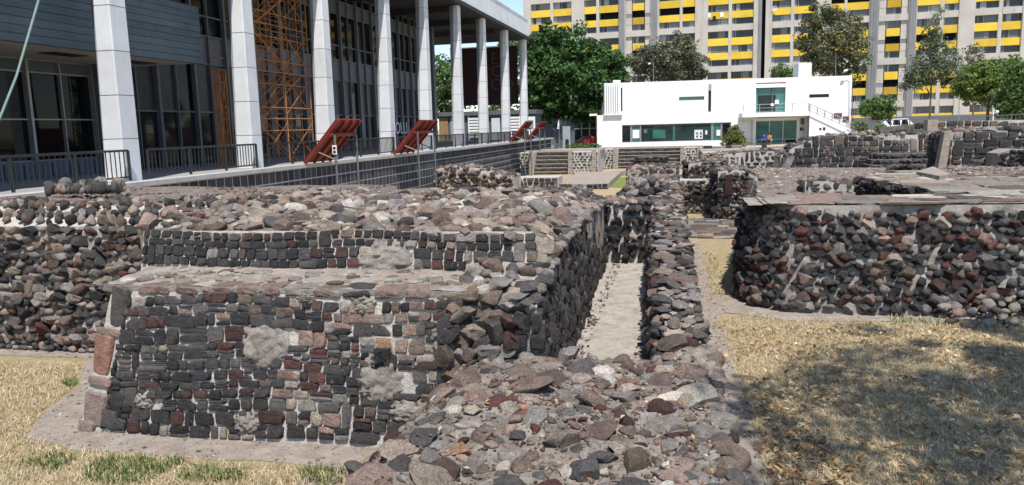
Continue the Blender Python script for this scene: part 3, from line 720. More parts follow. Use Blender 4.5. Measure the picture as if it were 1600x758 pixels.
for a, b in ((8.4, 9.6), (9.6, 11), (11, 12.4), (12.4, 13.8)):
    w0, w1 = uo(a)-.03, uo(b)-.03; kf += [((w0, a, .34), (w0+.27, a, .34), (w1+.27, b, .34), (w1, b, .34), 4, 10), ((w0+.27, a, -.05), (w1+.27, b, -.05), (w1+.27, b, .34), (w0+.27, a, .34), 10, 3)]
kf.append(((uo(8.4)-.03, 8.4, -.05), (uo(8.4)+.24, 8.4, -.05), (uo(8.4)+.24, 8.4, .34), (uo(8.4)-.03, 8.4, .34), 2, 2))
kb = core('stone_kerb', 'narrow low stone step running along the right foot of the channel wall', 'kerb', kf, M['mortar_grey'], (.4, 11, 0))
add_stones(kb, scatter(rng, lambda x, y: uo(y) < x < uo(y)+.2, (.1, .6, 8.4, 13.8), lambda x, y: .34, .05, .12, pal_strip, 900, .4, .4, kind='slab'), 120)
# ---- foreground cobble mound -----------------------------------------
def hmnd(u, v):
    e = -3.0+.18*nz(v*1.3, 1.7)+.10*nz(v*3, 5.1)
    z = .96*smooth(e, e+1.15, u)**.85+.05*nz(u*1.1, v*1.1, 4)*smooth(e, e+.6, u)+.025*nz(u*4, v*4, 2)
    if u > -.2: z = z*(1-smooth(-.2, .1, u))+stop(v)*smooth(-.2, .1, u)
    return max(z, -.03)
mb = MB(); mb.height(-3.5, .43, 2.4, 7.56, 60, 76, hmnd, -.1)
mo = mb.build('cobble_mound', mortar_mat('mound_mortar', (.17, .142, .12), (.255, .22, .19), (.42, .38, .34)), None, SITE, (-1.2, 5.5, 0), smooth=True)
tag(mo, 'foreground mound of rounded cobbles set in crumbling mortar at the channel mouth', 'mound')
sp = scatter(rng, lambda x, y: hmnd(x, y) > .03 and not (y > 7.2 and x < -2.0 and hmnd(x, y) < .5), (-3.4, .38, 2.8, 7.5), hmnd, .05, .18, PAL_MND, 12000, .56, .45, spacing=.85, power=1.7, tilt=.55, kind='mix')
sp += scatter(rng, lambda x, y: True, (.25, .43, 2.8, 7.4), lambda x, y: stop(y)-.03, .06, .14, PAL_MND, 400, .7, .4)
# a few markers copied from the photograph
for px, py, z, s_, c in ((352*0+1045, 622, 1.02, (.30, .16, .10), (.58, .52, .44)), (912, 738, 1.0, (.25, .22, .20), CHR), (688, 738, .98, (.30, .27, .22), (.08, .055, .05)), (1060, 682, 1.0, (.26, .12, .08), DRED), (820, 652, 1.0, (.22, .15, .14), (.17, .08, .065)),
                         (888, 560, .99, (.34, .24, .26), GRY), (715, 708, .95, (.26, .18, .12), ORG_), (560, 735, .15, (.3, .22, .18), CHR), (625, 700, .45, (.26, .2, .2), CHR), (1048, 728, 1.0, (.16, .12, .08), WHT_), (980, 600, 1.0, (.26, .14, .12), (.2, .12, .1)), (770, 572, .98, (.28, .22, .2), GRY)):
    p = SITE.hz(px, py, z-.02); s_ = tuple(np.array(s_)*.9); sp.append(('rubble', int(rng.integers(NPRO)), p, rrot(rng, .5), s_, c))
add_stones(mo, sp, 300)
add_stones(mo, scatter(rng, lambda x, y: hmnd(x, y) > .05, (-3.3, .4, 3.2, 7.5), hmnd, .008, .028, PAL_MND, 4500, .8, .2, kind='rubble'), 0)
# ---- right rough mass ---------------------------------------------------
RB = [(1.92, 21), (1.54, 17.5), (1.22, 14.95), (1.40, 14.22), (1.95, 13.75), (3.3, 13.65), (5.5, 13.72), (10.5, 13.9)]
RT = [(2.05, 21), (1.68, 17.5), (1.36, 15.15), (1.57, 14.5), (2.1, 14.02), (3.35, 13.95), (5.5, 14.0), (10.5, 14.15)]
ZR = 1.84
fl = [((RB[i][0], RB[i][1], -.05), (RB[i+1][0], RB[i+1][1], -.05), (RT[i+1][0], RT[i+1][1], ZR), (RT[i][0], RT[i][1], ZR), max(3, int(math.dist(RB[i], RB[i+1])/.13)), 14, .05) for i in range(len(RB)-1)]
fl.append(((1.3, 14.1, ZR), (10.5, 14.1, ZR), (10.5, 15.5, ZR), (1.3, 15.5, ZR), 40, 6, .02, 1))
fl.append(((10.5, 15.5, 1.0), (1.3, 15.5, 1.0), (1.3, 15.5, ZR), (10.5, 15.5, ZR), 10, 2))
rw = core('rubble_wall', 'big right wall of dark red and black jutting stones under a flagstone cap', 'wall', fl, None, (4, 13.8, 0), matl=[M['mortar_grey'], M['ledge']])
sp = []
pal_r = lambda rng, a, b: PAL_RRED(rng)
for i in range(len(RB)-1):
    pf = (lambda rng, a, b: PAL_RRED(rng) if rng.random() < (.55 if i == 6 else .8) else PAL_RGH(rng)) if i >= 4 else PAL_RRED
    sp += rough(rng, [(RB[i][0], RB[i][1], .05), (RB[i+1][0], RB[i+1][1], .05), (RT[i+1][0], RT[i+1][1], ZR-.08), (RT[i][0], RT[i][1], ZR-.1)], .19, pf, .24, dens=.88, aspect=(1, .95, .86), tilt=.5, var=(.6, 1.35))
dry = lambda x, y: .4*smooth(12.95, 13.75, y)*(.5+.5*smooth(3.5, 6, x))
sp += scatter(rng, lambda x, y: True, (4.3, 9, 13.0, 13.75), dry, .05, .15, pal([(GRY, 2), (TAN, 1.5), (CHR, 2), (PNK, 1)]), 900, .7, .2, spacing=.8)
add_stones(rw, sp, 300)
pal_flag = pal([(TAN, 2.4), (GRY, 2.4), (PNK, 1.5), (LGT, 1.6), (BRN, 1)])
def flagstones(root, u0, u1, v0, v1, z, row, wr, skip=None, depth=.09, limit=200, proud=.6, palf=pal_flag):
    s_ = coursed(rng, [(u0, v0, z), (u1, v0, z), (u1, v1, z), (u0, v1, z)], row, wr, .022, depth, palf, proud, kind='slab', split=.12, skip=skip, wob=.06, rot=.035, hvar=.45)
    s_ = [q[:3]+(q[3],)+(q[4],)+q[5:] for q in s_]
    add_stones(root, s_, limit, name='flagstone', rest='small_flagstone')
FBP = [gp(1440, 303, 1.9), gp(1470, 297, 1.9), gp(1345, 276, 1.9), gp(1480, 268, 1.9), gp(1680, 268, 1.9), gp(1680, 303, 1.9)]
CAPL = rng
cap = core('stone_paving', 'strip of thin overlapping flagstones capping the big right wall', 'paving', [((1.55, 14.05, ZR+.02), (10.5, 14.0, ZR+.02), (10.5, 15.45, ZR+.02), (1.55, 15.45, ZR+.02), 20, 4)], M['ledge'], (5, 14.6, ZR))
flagstones(cap, 1.62, 10.4, 13.97, 15.45, ZR+.035, .55, (.45, 1.1), depth=.045, proud=.3)
def prism_core(name, label, cat, poly, z0, z1, mat, kind=None, group=None):
    c = np.mean(np.array(poly), 0); mb = MB(); mb.prism([tuple(q) for q in poly], z0, z1)
    bmx = mb.build(name, mat, None, SITE, (c[0], c[1], z0)); return tag(bmx, label, cat, group, kind)
fb = prism_core('flagstone_platform', 'flagstone paved platform behind the right wall with a black stone edge', 'platform', FBP, 0, 1.88, M['ledge'])
us = [q[0] for q in FBP]; vs_ = [q[1] for q in FBP]
flagstones(fb, min(us), max(us), min(vs_), max(vs_), 1.88, .55, (.5, 1.1), skip=lambda x, y: not inpoly(min(us)+x, min(vs_)+y, FBP), limit=280)
def face_left_front(root, p0, p1, z0, z1, size, palf=PAL_DARK, lim=100, **k):
    add_stones(root, rough(rng, [(p0[0], p0[1], z0), (p1[0], p1[1], z0), (p1[0], p1[1], z1), (p0[0], p0[1], z1)], size, palf, .35, **k), lim)
face_left_front(fb, FBP[2], FBP[1], 1.1, 1.86, .2); face_left_front(fb, FBP[1], FBP[0], 1.1, 1.86, .2)
# ---- generic far masonry -------------------------------------------------
def masonry(name, label, cat, v, top, bot, thick, row, wr, gap, palf, style='coursed', mort='mortar', left=False, topmat='ledge', group=None, depth=None, proud=.3, topstone=0, limit=300, kind='block', batter=0.0, minpx=8, split=.15):
    """front face in the plane y=v; top = [(px,py)...]; bot = py or ('z', z)"""
    P = [SITE.hy(px, py, v) for px, py in top]; us = [p[0] for p in P]; zs = [p[2] for p in P]
    zb = bot[1] if isinstance(bot, tuple) else SITE.hy((top[0][0]+top[-1][0])/2, bot, v)[2]
    u0, u1, zt = us[0], us[-1], max(zs); mb = MB(); n = max(4, min(60, int((u1-u0)/.3)))
    tz = lambda u: float(np.interp(u, us, zs))
    for i in range(n):
        a, b = u0+(u1-u0)*i/n, u0+(u1-u0)*(i+1)/n
        mb.hexa([(a, v-batter, zb), (b, v-batter, zb), (b, v+thick, zb), (a, v+thick, zb), (a, v, tz(a)), (b, v, tz(b)), (b, v+thick, tz(b)), (a, v+thick, tz(a))])
        mb.m[-5] = 1
    o = mb.build(name, [M[mort], M[topmat]], None, SITE, ((u0+u1)/2, v, zb)); tag(o, label, cat, group)
    c = [(u0, v-batter, zb), (u1, v-batter, zb), (u1, v, zt), (u0, v, zt)]
    sk = lambda x, z: zb+z > tz(u0+x)-row*.3
    d = depth or row*1.1
    sp = coursed(rng, c, row, wr, gap, d, palf, proud, kind=kind, skip=sk, split=split) if style == 'coursed' else rough(rng, c, row, palf, .4, skip=sk, dens=.82)
    if left:
        c = [(u0, v+thick, zb), (u0, v, zb), (u0, v, tz(u0)), (u0, v+thick, tz(u0))]
        sp += coursed(rng, c, row, wr, gap, d, PAL_DARK, proud, kind=kind) if style == 'coursed' else rough(rng, c, row, PAL_DARK, .4, dens=.82)
    if topstone: sp += scatter(rng, lambda x, y: True, (u0, u1, v, v+min(thick, topstone)), lambda x, y: tz(x), row*.25, row*.7, PAL_RGH, int(60*(u1-u0)*min(thick, topstone)/(row*row*8))+60, .7, .3)
    add_stones(o, sp, limit, minpx)
    return o
MK = masonry
MK('rubble_wall', 'rough dark block wall with a pale ledge, beside the strip of grass past the channel', 'wall', 29.0, [(1062, 282), (1137, 281)], 335, 3.5, .2, None, 0, PAL_RGH, 'rough', 'mortar', True, 'mortar', topstone=0)
MK('rubble_wall', 'rough upper block of black stones standing on the pale ledge', 'wall', 29.9, [(1076, 256), (1100, 252), (1132, 252)], 283, 2.4, .19, None, 0, PAL_RGH, 'rough', 'mortar', True, 'mortar_grey', topstone=2)
w_ = MK('rubble_wall', 'rough wall of small grey and black stones left of the flagstone cap with one tall red stone', 'wall', 26.8, [(1122, 268), (1160, 264), (1180, 276), (1226, 300)], 348, 2.5, .19, None, 0, PAL_RGH, 'rough', 'mortar', True, 'mortar_grey', topstone=2)
p = SITE.hy(1138, 285, 26.6); rs = MB().hexa([(p[0]-.13, 26.45, p[2]-.4), (p[0]+.13, 26.45, p[2]-.42), (p[0]+.13, 26.8, p[2]-.4), (p[0]-.13, 26.8, p[2]-.4), (p[0]-.10, 26.5, p[2]+.24), (p[0]+.13, 26.5, p[2]+.27), (p[0]+.12, 26.8, p[2]+.27), (p[0]-.10, 26.8, p[2]+.24)]).build('stone', M['stone'], w_)
rs.color = (.05, .026, .025, 1); rs['label'] = 'tall dark red upright stone'
MK('rubble_wall', 'middle rubble wall with a flat pinkish coping behind the rough blocks', 'wall', 33, [(1130, 267), (1224, 268)], 302, 1.2, .2, (.2, .36), .05, PAL_FAR, 'coursed', 'mortar', False, 'ledge', topstone=1)
MK('rubble_wall', 'ragged low wall of tumbled stones below the white building', 'wall', 38, [(1096, 245), (1140, 240), (1200, 236), (1242, 238)], 272, 1.5, .2, (.2, .4), .06, PAL_FAR, 'coursed', 'mortar', False, 'ledge', topstone=1.5, kind='cobble')
w3 = MK('stone_wall', 'tall stepped-top wall of dark stones in bright mortar below the staircase of the white building', 'wall', 36, [(1216, 246), (1236, 232), (1252, 226), (1264, 220), (1290, 214), (1330, 212), (1374, 211)], 290, 1.5, .25, (.2, .42), .035, PAL_FAR, 'coursed', 'mortar', False, 'mortar_grey', topstone=1.2, kind='block')
a_ = SITE.hy(1238, 244, 35.8); b_ = SITE.hy(1220, 284, 35.3)
MB().hexa([(b_[0]-.35, 34.9, b_[2]), (b_[0]+.05, 34.9, b_[2]), (b_[0]+.05, 35.98, b_[2]), (b_[0]-.35, 35.98, b_[2]), (a_[0]-.2, 35.6, a_[2]), (a_[0]+.1, 35.6, a_[2]), (a_[0]+.1, 35.98, a_[2]), (a_[0]-.2, 35.98, a_[2])]).build('ramp_slab', M['mortar_dark'], w3)
MK('stone_wall', 'rear wall of dark stones in bright mortar right of the tall stepped-top wall', 'wall', 40, [(1364, 212), (1420, 211), (1478, 208)], 250, 1, .26, (.22, .42), .04, PAL_FAR, 'coursed', 'mortar', False, 'mortar_grey', kind='block', topstone=1)
st = thing('stone_steps', 'worn stone steps, shade put into their dark colour, in the corner between two mortared walls', 'steps', SITE, SITE.hy(1412, 262, 34))
for k in range(4):
    a, b = SITE.hy(1362, 268-k*9, 33.6+k*.7), SITE.hy(1458, 268-k*9, 33.6+k*.7)
    MB().box(a[0], b[0], 33.6+k*.7, 36.6, .3, a[2]).build('step', M['mortar_dark'], st)  # dark mortar colour stands in for the shade on these steps
sp = []
for k in range(4):
    a, b = SITE.hy(1362, 268-k*9, 33.6+k*.7), SITE.hy(1458, 268-k*9, 33.6+k*.7)
    sp += rough(rng, [(a[0], 33.6+k*.7, a[2]-.3), (b[0], 33.6+k*.7, a[2]-.3), (b[0], 33.6+k*.7, a[2]-.02), (a[0], 33.6+k*.7, a[2]-.02)], .24, PAL_FAR, .3, dens=.9)
add_stones(st, sp, 60)
w5 = MK('stone_wall', 'wall of large dark boulders in white mortar beside a pale upright pillar', 'wall', 26, [(1480, 208), (1540, 205), (1660, 203)], 268, 1.6, .27, (.26, .50), .04, lambda rng, a, b: PAL_MIX(rng) if rng.random() < .15 else PAL_FAR(rng), 'coursed', 'mortar', True, 'mortar_grey', kind='block', topstone=1.4, split=.25)
pa = SITE.hy(1474, 262, 25.8)
MB().hexa([(pa[0]-.18, 25.75, pa[2]-.1), (pa[0]+.06, 25.75, pa[2]-.1), (pa[0]+.06, 26.1, pa[2]-.1), (pa[0]-.18, 26.1, pa[2]-.1), (pa[0]-.02, 25.8, pa[2]+1.08), (pa[0]+.18, 25.8, pa[2]+1.12), (pa[0]+.18, 26.1, pa[2]+1.12), (pa[0]-.02, 26.1, pa[2]+1.08)]).build('pillar', M['earth'], w5)
pb = SITE.hy(1585, 262, 25.2)
MK('rubble_wall', 'small black rubble block in front of the boulder wall at the right edge', 'wall', 25, [(1560, 240), (1575, 233), (1660, 236)], 266, .9, .17, None, 0, PAL_DARK, 'rough', 'mortar_grey', False, 'mortar_grey')
w6 = MK('stone_wall', 'far low wall of pale mortared stones with a block post at its left end', 'wall', 45, [(1452, 190), (1520, 189), (1680, 186)], 222, .8, .3, (.28, .55), .06, PAL_FAR, 'coursed', 'mortar', False, 'mortar', kind='block')
pc = SITE.hy(1457, 190, 44.9); MB().box(pc[0]-.25, pc[0]+.25, 44.8, 45.5, pc[2]-1.2, pc[2]+.1).build('post', M['earth'], w6)
MK('lava_wall', 'black lava stone retaining wall below the parked white van', 'wall', 62, [(1374, 199), (1400, 197), (1452, 192)], 220, .8, .4, (.5, .9), .05, PAL_DARK, 'coursed', 'mortar_dark', False, 'mortar_dark', kind='block')
MK('rubble_wall', 'short low mosaic wall on the brown earth behind the flagstone cap', 'wall', 22.3, [(1258, 284), (1300, 283), (1320, 290), (1352, 291)], 306, 1.1, .2, (.2, .36), .05, PAL_FAR, 'coursed', 'mortar', True, 'ledge', kind='cobble', topstone=1)
# earth fills between the walls
for pts, z in (([(1176, 306), (1352, 306), (1385, 262), (1180, 262)], 1.32), ([(1440, 275), (1680, 272), (1680, 262), (1475, 260)], 1.94)):
    poly = [gp(a, b, z) for a, b in pts]; o = prism_core('earth_fill', None, None, poly, 0, z, M['earth_top'], 'structure')
    rr = np.array(poly); sp = scatter(rng, lambda x, y: inpoly(x, y, poly), (rr[:, 0].min(), rr[:, 0].max(), rr[:, 1].min(), rr[:, 1].max()), lambda x, y: z, .02, .11, PAL_COB, 1500, .45, .4)
    add_stones(o, sp, 0)
q0 = SITE.hz(1448, 272, 1.98)
cap2 = prism_core('paving_slab', 'pale flat slab lying at the foot of the boulder wall pillar', 'slab', [gp(1432, 268, 2), gp(1468, 275, 2), gp(1485, 272, 2), gp(1458, 260, 2)], 1.85, 2.0, M['ledge'])
mb = MB(); mb.prism([tuple(SITE.loc((q[0], q[1], 0))[:2]) for q in ((17, 42), (45, 37), (60, 89), (36, 89))], -2, .38)
tag(mb.build('terrain', M['lawn'], None, SITE, (0, 0, 0)), kind='structure')
# flagstone path between the ruins
FP = [gp(1060, 341), gp(1150, 343), gp(1150, 373), gp(1078, 371)]
fp = sheet('path', FP, M['earth'], .02)
uu = [q[0] for q in FP]; vv = [q[1] for q in FP]
flagstones(fp, .45, max(uu)+.3, min(vv), max(vv)-.3, .02, .5, (.35, .8), depth=.06, limit=150, palf=pal([(GRY, 2), (BRN, 2), (CHR, 1), (TAN, 1)]))
M['green_lawn'] = mortar_mat('green_lawn', (.10, .15, .03), (.17, .22, .06), (.30, .29, .12))
sheet('grass', ragged([gp(955, 293, -1.5), gp(962, 278, -1.5), gp(985, 276, -1.5), gp(992, 284, -1.5), gp(975, 293, -1.5)], 8, .4, 1.0), M['green_lawn'], .03)
# heaps and low walls in front of the altars
MK('rubble_heap', 'heap of round black boulders just past the end of the channel', 'heap', 23.5, [(978, 302), (990, 290), (1010, 286), (1040, 282), (1058, 284)], ('z', -.1), 2.2, .3, None, 0, pal([(DRK, 3), (CHR, 2), (GRY, 1.5)]), 'rough', 'mortar_grey', True, 'mortar_grey', topstone=2.2)
MK('rubble_wall', 'long pile of loose pale stones at the foot of the tiled wall', 'wall', 50, [(668, 268), (690, 262), (740, 262), (764, 270), (800, 276)], ('z', -1.6), 3, .38, None, 0, PAL_RGH, 'rough', 'mortar', True, 'mortar', topstone=2.5)
MK('stone_wall', 'low curved wall of dark stones in white mortar before the left altar', 'wall', 58, [(768, 284), (785, 279), (872, 277)], ('z', -1.6), 2.5, .3, (.3, .5), .08, PAL_DARK, 'coursed', 'mortar', False, 'mortar', kind='block')
bn_ = MK('stone_bench', 'L-shaped low stone bench with a flat pale top before the left altar', 'bench', 58.5, [(866, 288), (950, 287)], ('z', -1.6), 15, .28, (.3, .5), .06, PAL_DARK, 'coursed', 'mortar_grey', False, 'earth', kind='block')
q = SITE.hy(926, 287, 58.5); r_ = SITE.hy(950, 287, 58.5)
MB().hexa([(q[0], 73.51, -1.6), (r_[0], 73.51, -1.6), (r_[0]+.9, 76, -1.6), (q[0]+.9, 76, -1.6), (q[0], 73.51, q[2]), (r_[0], 73.51, q[2]), (r_[0]+.9, 76, q[2]), (q[0]+.9, 76, q[2])]).build('bench_arm', M['earth'], bn_)
MK('rubble_wall', 'square low stone block with a rough top between the altars and the boulder heap', 'wall', 47, [(980, 268), (1005, 264), (1062, 263)], ('z', -1.6), 4.5, .32, (.3, .6), .08, PAL_RGH, 'coursed', 'mortar_grey', True, 'ledge', kind='cobble', topstone=4)
def altar(label, v, x0, x1, s0, s1, yt, zb, posts, nst, thick=7, block=None):
    a, b = SITE.hy(x0, yt, v), SITE.hy(x1, yt, v); c, d = SITE.hy(s0, yt, v), SITE.hy(s1, yt, v); zt = (a[2]+b[2])/2
    o = thing('stone_altar', label, 'altar', SITE, ((a[0]+b[0])/2, v, zb))
    mb = MB(); mb.box(a[0], c[0], v, v+thick, zb, zt); mb.box(d[0], b[0], v, v+thick, zb, zt); mb.box(c[0], d[0], v+2.4, v+thick, zb, zt)
    body = mb.build('body', M['mortar'], o)
    MB().box(a[0]-.15, b[0]+.15, v+2.4, v+thick, zt, zt+.12).build('top_slab', M['ledge'], o)
    sp = []
    for q, r_ in ((a[0], c[0]), (d[0], b[0])): sp += coursed(rng, [(q, v, zb), (r_, v, zb), (r_, v, zt), (q, v, zt)], .30, (.28, .5), .10, .25, PAL_DARK, .3, kind='cobble')
    for k in range(nst):
        z1 = zb+(zt-zb)*(k+1)/nst; y0 = v+.2+2.2*k/nst
        MB().box(c[0], d[0], y0, v+2.5, zb+.01*k, z1-.07).build('step', M['mortar_dark'], o)
        MB().box(c[0]+.02, d[0]-.02, y0-.06, y0+2.2/nst, z1-.07, z1).build('tread', M['ledge'], o)
        sp += coursed(rng, [(c[0], y0, z1-(zt-zb)/nst), (d[0], y0, z1-(zt-zb)/nst), (d[0], y0, z1-.08), (c[0], y0, z1-.08)], .28, (.35, .8), .05, .15, PAL_DARK, .25)
    if block:
        q, r_ = SITE.hy(block[0], block[2], v-1), SITE.hy(block[1], block[2], v-1)
        MB().box(q[0], r_[0], v-1, v+1.5, zb, q[2]).build('front_block', M['mortar_dark'], o)
        sp += rough(rng, [(q[0], v-1, zb), (r_[0], v-1, zb), (r_[0], v-1, q[2]), (q[0], v-1, q[2])], .35, PAL_DARK, .3)
    add_stones(o, sp, 0)
    for px in posts:
        q = SITE.hy(px, yt, v-.1); w2 = .2
        for k in range(3):
            hz0 = zb+(zt+.1-zb)*k/3; MB().box(q[0]-w2-.03*(2-k), q[0]+w2+.02*(k % 2), v-.22, v+.4, hz0+.015, hz0+(zt+.1-zb)/3-.015).build('corner_stone', M['earth'], o)
    return o
al = altar('left altar platform with a broad flight of pale steps between mosaic panels', 77, 796, 934, 833, 889, 238, -1.6, (799, 829, 891, 928), 6)
al2 = altar('wide altar platform with long steps and a dark central block', 86, 936, 1098, 965, 1064, 232, -1.6, (961, 1066, 1092), 6, 4, (990, 1044, 246))
al3 = altar('low far platform with thin steps and a pale walkway, below the leafy shrub', 80, 1098, 1250, 1126, 1200, 237, -1.6, (1122, 1204), 4, 8)
MK('stone_wall', 'grey retaining wall running along the foot of the white building', 'wall', 90.0, [(760, 236), (900, 232), (960, 231), (1160, 228)], ('z', -1.7), .9, .35, (.5, 1), .05, PAL_FAR, 'coursed', 'mortar_grey', False, 'coping')
MK('stone_wall', 'grey retaining wall below the glass entrance of the white building', 'wall', 85.5, [(1160, 231), (1330, 223)], ('z', -1.7), 1.5, .35, (.5, 1), .05, PAL_FAR, 'coursed', 'mortar_grey', False, 'coping')
# ================================================================== COLONNADE BUILDING (x = towards the court, y = along the front)
PZ = 1.9
SC = [-22.5, -15, -7.5, 0, 7.46, 14.5, 22.7, 29.8, 37.6, 45.3, 54.0, 62.8]
def wall_open(mb, x0, x1, z0, z1, y, ops, rev, mi=0):
    """front face in plane y with openings (a,b,c,d) and reveals going to y+rev"""
    xs = sorted(set([x0, x1]+[q for o in ops for q in o[:2]])); zs = sorted(set([z0, z1]+[q for o in ops for q in o[2:4]]))
    for i in range(len(xs)-1):
        for j in range(len(zs)-1):
            a, b, c, d = xs[i], xs[i+1], zs[j], zs[j+1]; mx, mz = (a+b)/2, (c+d)/2
            if any(o[0] < mx < o[1] and o[2] < mz < o[3] for o in ops): continue
            mb.add([(a, y, c), (b, y, c), (b, y, d), (a, y, d)], [(0, 1, 2, 3)], mi)
    for a, b, c, d in [o[:4] for o in ops]:
        e = y+rev
        mb.add([(a, y, c), (a, e, c), (a, e, d), (a, y, d)], [(0, 1, 2, 3)], mi); mb.add([(b, y, c), (b, y, d), (b, e, d), (b, e, c)], [(0, 1, 2, 3)], mi)
        mb.add([(a, y, c), (b, y, c), (b, e, c), (a, e, c)], [(0, 1, 2, 3)], mi); mb.add([(a, y, d), (a, e, d), (b, e, d), (b, y, d)], [(0, 1, 2, 3)], mi)
bd = thing('colonnade_building', 'long modern building with a row of white tapering columns and dark glazing', 'building', BLD, (-5, 20, PZ))
MB().box(-30, .75, -30, 63.6, 12.75, 13.05).build('ceiling', M['ceiling'], bd)
mb = MB(); mb.box(-.45, .50, -30, 63.4, 12.85, 14.85); mb.box(-30, .40, -30, 63.3, 13.1, 14.6); mb.box(-.5, .56, -30, 63.46, 14.85, 14.95); mb.build('roof_beam', M['beam'], bd)
for k in range(int((63+30)/7.5)): MB().box(-7, -.46, -30+7.5*k, -29.6+7.5*k, 12.3, 12.74).build('ceiling_rib', M['ceiling'], bd)
def column_section(z):
    t = (z-PZ)/(12.85-PZ); c = .04+.40*t; e = .04+.1*t; w2 = .385
    return [(-w2-.02, -w2+c), (-w2+c, -w2), (w2-e*.4, -w2), (w2, -w2+e*.4), (w2, w2-e*.4), (w2-e*.4, w2), (-w2+c, w2), (-w2-.02, w2-c)]
for s_ in SC:
    n = 8; h = (12.85-PZ)/n
    mb = MB()
    P0 = [(x*.965, s_+y*.965) for x, y in column_section(PZ)]; P1 = [(x*.965, s_+y*.965) for x, y in column_section(12.85)]
    mb.prism(P0, PZ, 12.85, top=P1); cm = mb.build('column', M['mullion_dark'], bd)
    for k in range(n):
        z0 = PZ+h*k+.012; z1 = PZ+h*(k+1)-.012
        MB().prism([(x, s_+y) for x, y in column_section(z0)], z0, z1, top=[(x, s_+y) for x, y in column_section(z1)]).build('cladding_slab', M['column'], cm)
# mezzanine with board parapet
mz = MB().box(-5.6, -1.62, -30, 6.9, 6.22, 6.45).build('mezzanine', M['soffit'], bd)
k = 0; z = 6.2
while z < 8.4:
    MB().box(-1.62, -1.5, -30, 6.95, z, z+.235).build('parapet_board', M['plank'], mz); MB().box(-1.75, -1.63, 6.75, 6.95, z, z+.24).build('parapet_board', M['plank'], mz); z += .25
MB().box(-1.72, -1.64, -30, 6.9, 6.2, 8.45).build('parapet_backing', M['black_metal'], mz)
for y in (-6, -2.2, 1.6, 5.2): MB().box(-3.6, -2.9, y-.75, y+.75, 6.19, 6.216).build('ceiling_vent', M['black_metal'], mz)
# glazing: ground floor below the mezzanine
def pane_wall(y0, y1, n, zs, mats, x=-5.5, deco=None, bar=.05, wide=3, mull='mullion', depth=.14):
    dy = (y1-y0)/n
    for i in range(n):
        for j in range(len(zs)-1):
            mm = mats[j] if not callable(mats) else mats(i, j)
            MB().box(x-.05, x, y0+dy*i+.02, y0+dy*(i+1)-.02, zs[j]+.02, zs[j+1]-.02).build('glass_pane' if mm in ('glass', 'curtain', 'glass_dim') else 'panel', M[mm], bd)
    for i in range(n+1):
        b = bar*(2.2 if i % wide == 0 else 1)
        MB().box(x+.001, x+depth*(1.6 if i % wide == 0 else 1), y0+dy*i-b/2, y0+dy*i+b/2, zs[0], zs[-1]).build('mullion', M[mull], bd)
    mb = MB()
    for z in zs: mb.box(x+.001, x+depth*.7, y0, y1, z-bar/2, z+bar/2)
    mb.build('transom', M[mull], bd)
pane_wall(-20, 5.2, 16, [2.55, 4.05, 5.75, 6.2], ['glass', 'glass', 'grey_panel'], mull='mullion', wide=2)
MB().box(-5.9, -5.3, -30, 5.2, PZ, 2.54).build('low_wall', M['grey_panel'], bd)
mb = MB()
for i in range(60): mb.box(-5.299, -5.24, -20+.42*i, -19.66+.42*i, PZ+.08, 2.44)
mb.build('panel', M['grey_panel'], bd)
MB().box(-5.9, -4.9, 5.2, 6.4, PZ, 6.2).build('pier', M['grey_panel'], bd)
def matf(i, j):
    m_ = ['glass_dim', 'curtain', 'spandrel_grey', 'glass', 'glass', 'grey_panel', 'glass']
    return m_[j] if not (i % 7 == 3 and j == 1) else 'glass'
pane_wall(6.4, 47.5, 30, [PZ, 4.45, 6.8, 8.15, 9.1, 11.2, 12.1, 12.7], matf, mull='mullion_dark', wide=2, bar=.07)
MB().box(-6.2, -5.56, -30, 47.5, PZ, 12.7).build('inner_wall', M['black_metal'], bd)
MB().box(-5.9, -5.2, 47.5, 48.1, PZ, 12.7).build('pier', M['mullion_dark'], bd)
pane_wall(-20, 6, 16, [8.5, 10.5, 12.7], ['glass', 'glass'], x=-5.45, mull='mullion_dark')
# lettering on the glass
def lettering(txt, size, mat, parent, at, rot, extr=.012):
    cu = bpy.data.curves.new('lettering', 'FONT'); cu.body = txt; cu.size = size; cu.extrude = extr; cu.align_x = 'LEFT'
    t = bpy.data.objects.new('tmp', cu); COL.objects.link(t); dg = bpy.context.evaluated_depsgraph_get(); dg.update()
    me = bpy.data.meshes.new_from_object(t.evaluated_get(dg)); bpy.data.objects.remove(t); me.materials.clear(); me.materials.append(mat)
    o = bpy.data.objects.new('lettering', me); COL.objects.link(o); o.parent = parent; fr, org = ORG[parent.name]
    o.location = np.array(at)-org; o.rotation_euler = rot; return o
pl_ = BLD.hx(618, 209, -5.3)
lettering('OLLI', 1.35, M['white_print'], bd, (-5.3, pl_[1], pl_[2]), (R(90), 0, R(90)))
# pavement, retaining wall
mb = MB(); mb.box(-30, 1.0, -30, 76, -3, PZ-.004); tag(mb.build('pavement', M['pavement'], None, BLD, (0, 20, 0)), kind='structure')
rwl = tag(MB().box(1.0, 1.06, -30, 76, -2.2, PZ-.12).build('tiled_wall', M['grout'], None, BLD, (1, 25, -2.2)), 'long retaining wall clad in dark square stone tiles under the columns', 'wall')
pcs = []
for k in range(34): pcs.append(MB().box(.62, 1.2, -30+3.1*k+.006, -30+3.1*(k+1)-.006, PZ-.12, PZ+.03).build('coping_slab', M['coping'], rwl))
sp = []; nr = 8; th = .50
for j in range(nr):
    for i in range(int(100/.52)):
        y = -26+.52*i; z = PZ-.14-th*(j+.5)
        sp.append(('slab', int(rng.integers(NPRO)), np.array([1.064, y, z]), np.eye(3), (.016, .462, .44), tuple(np.array((.062, .064, .071))*rng.uniform(.65, 1.45))))
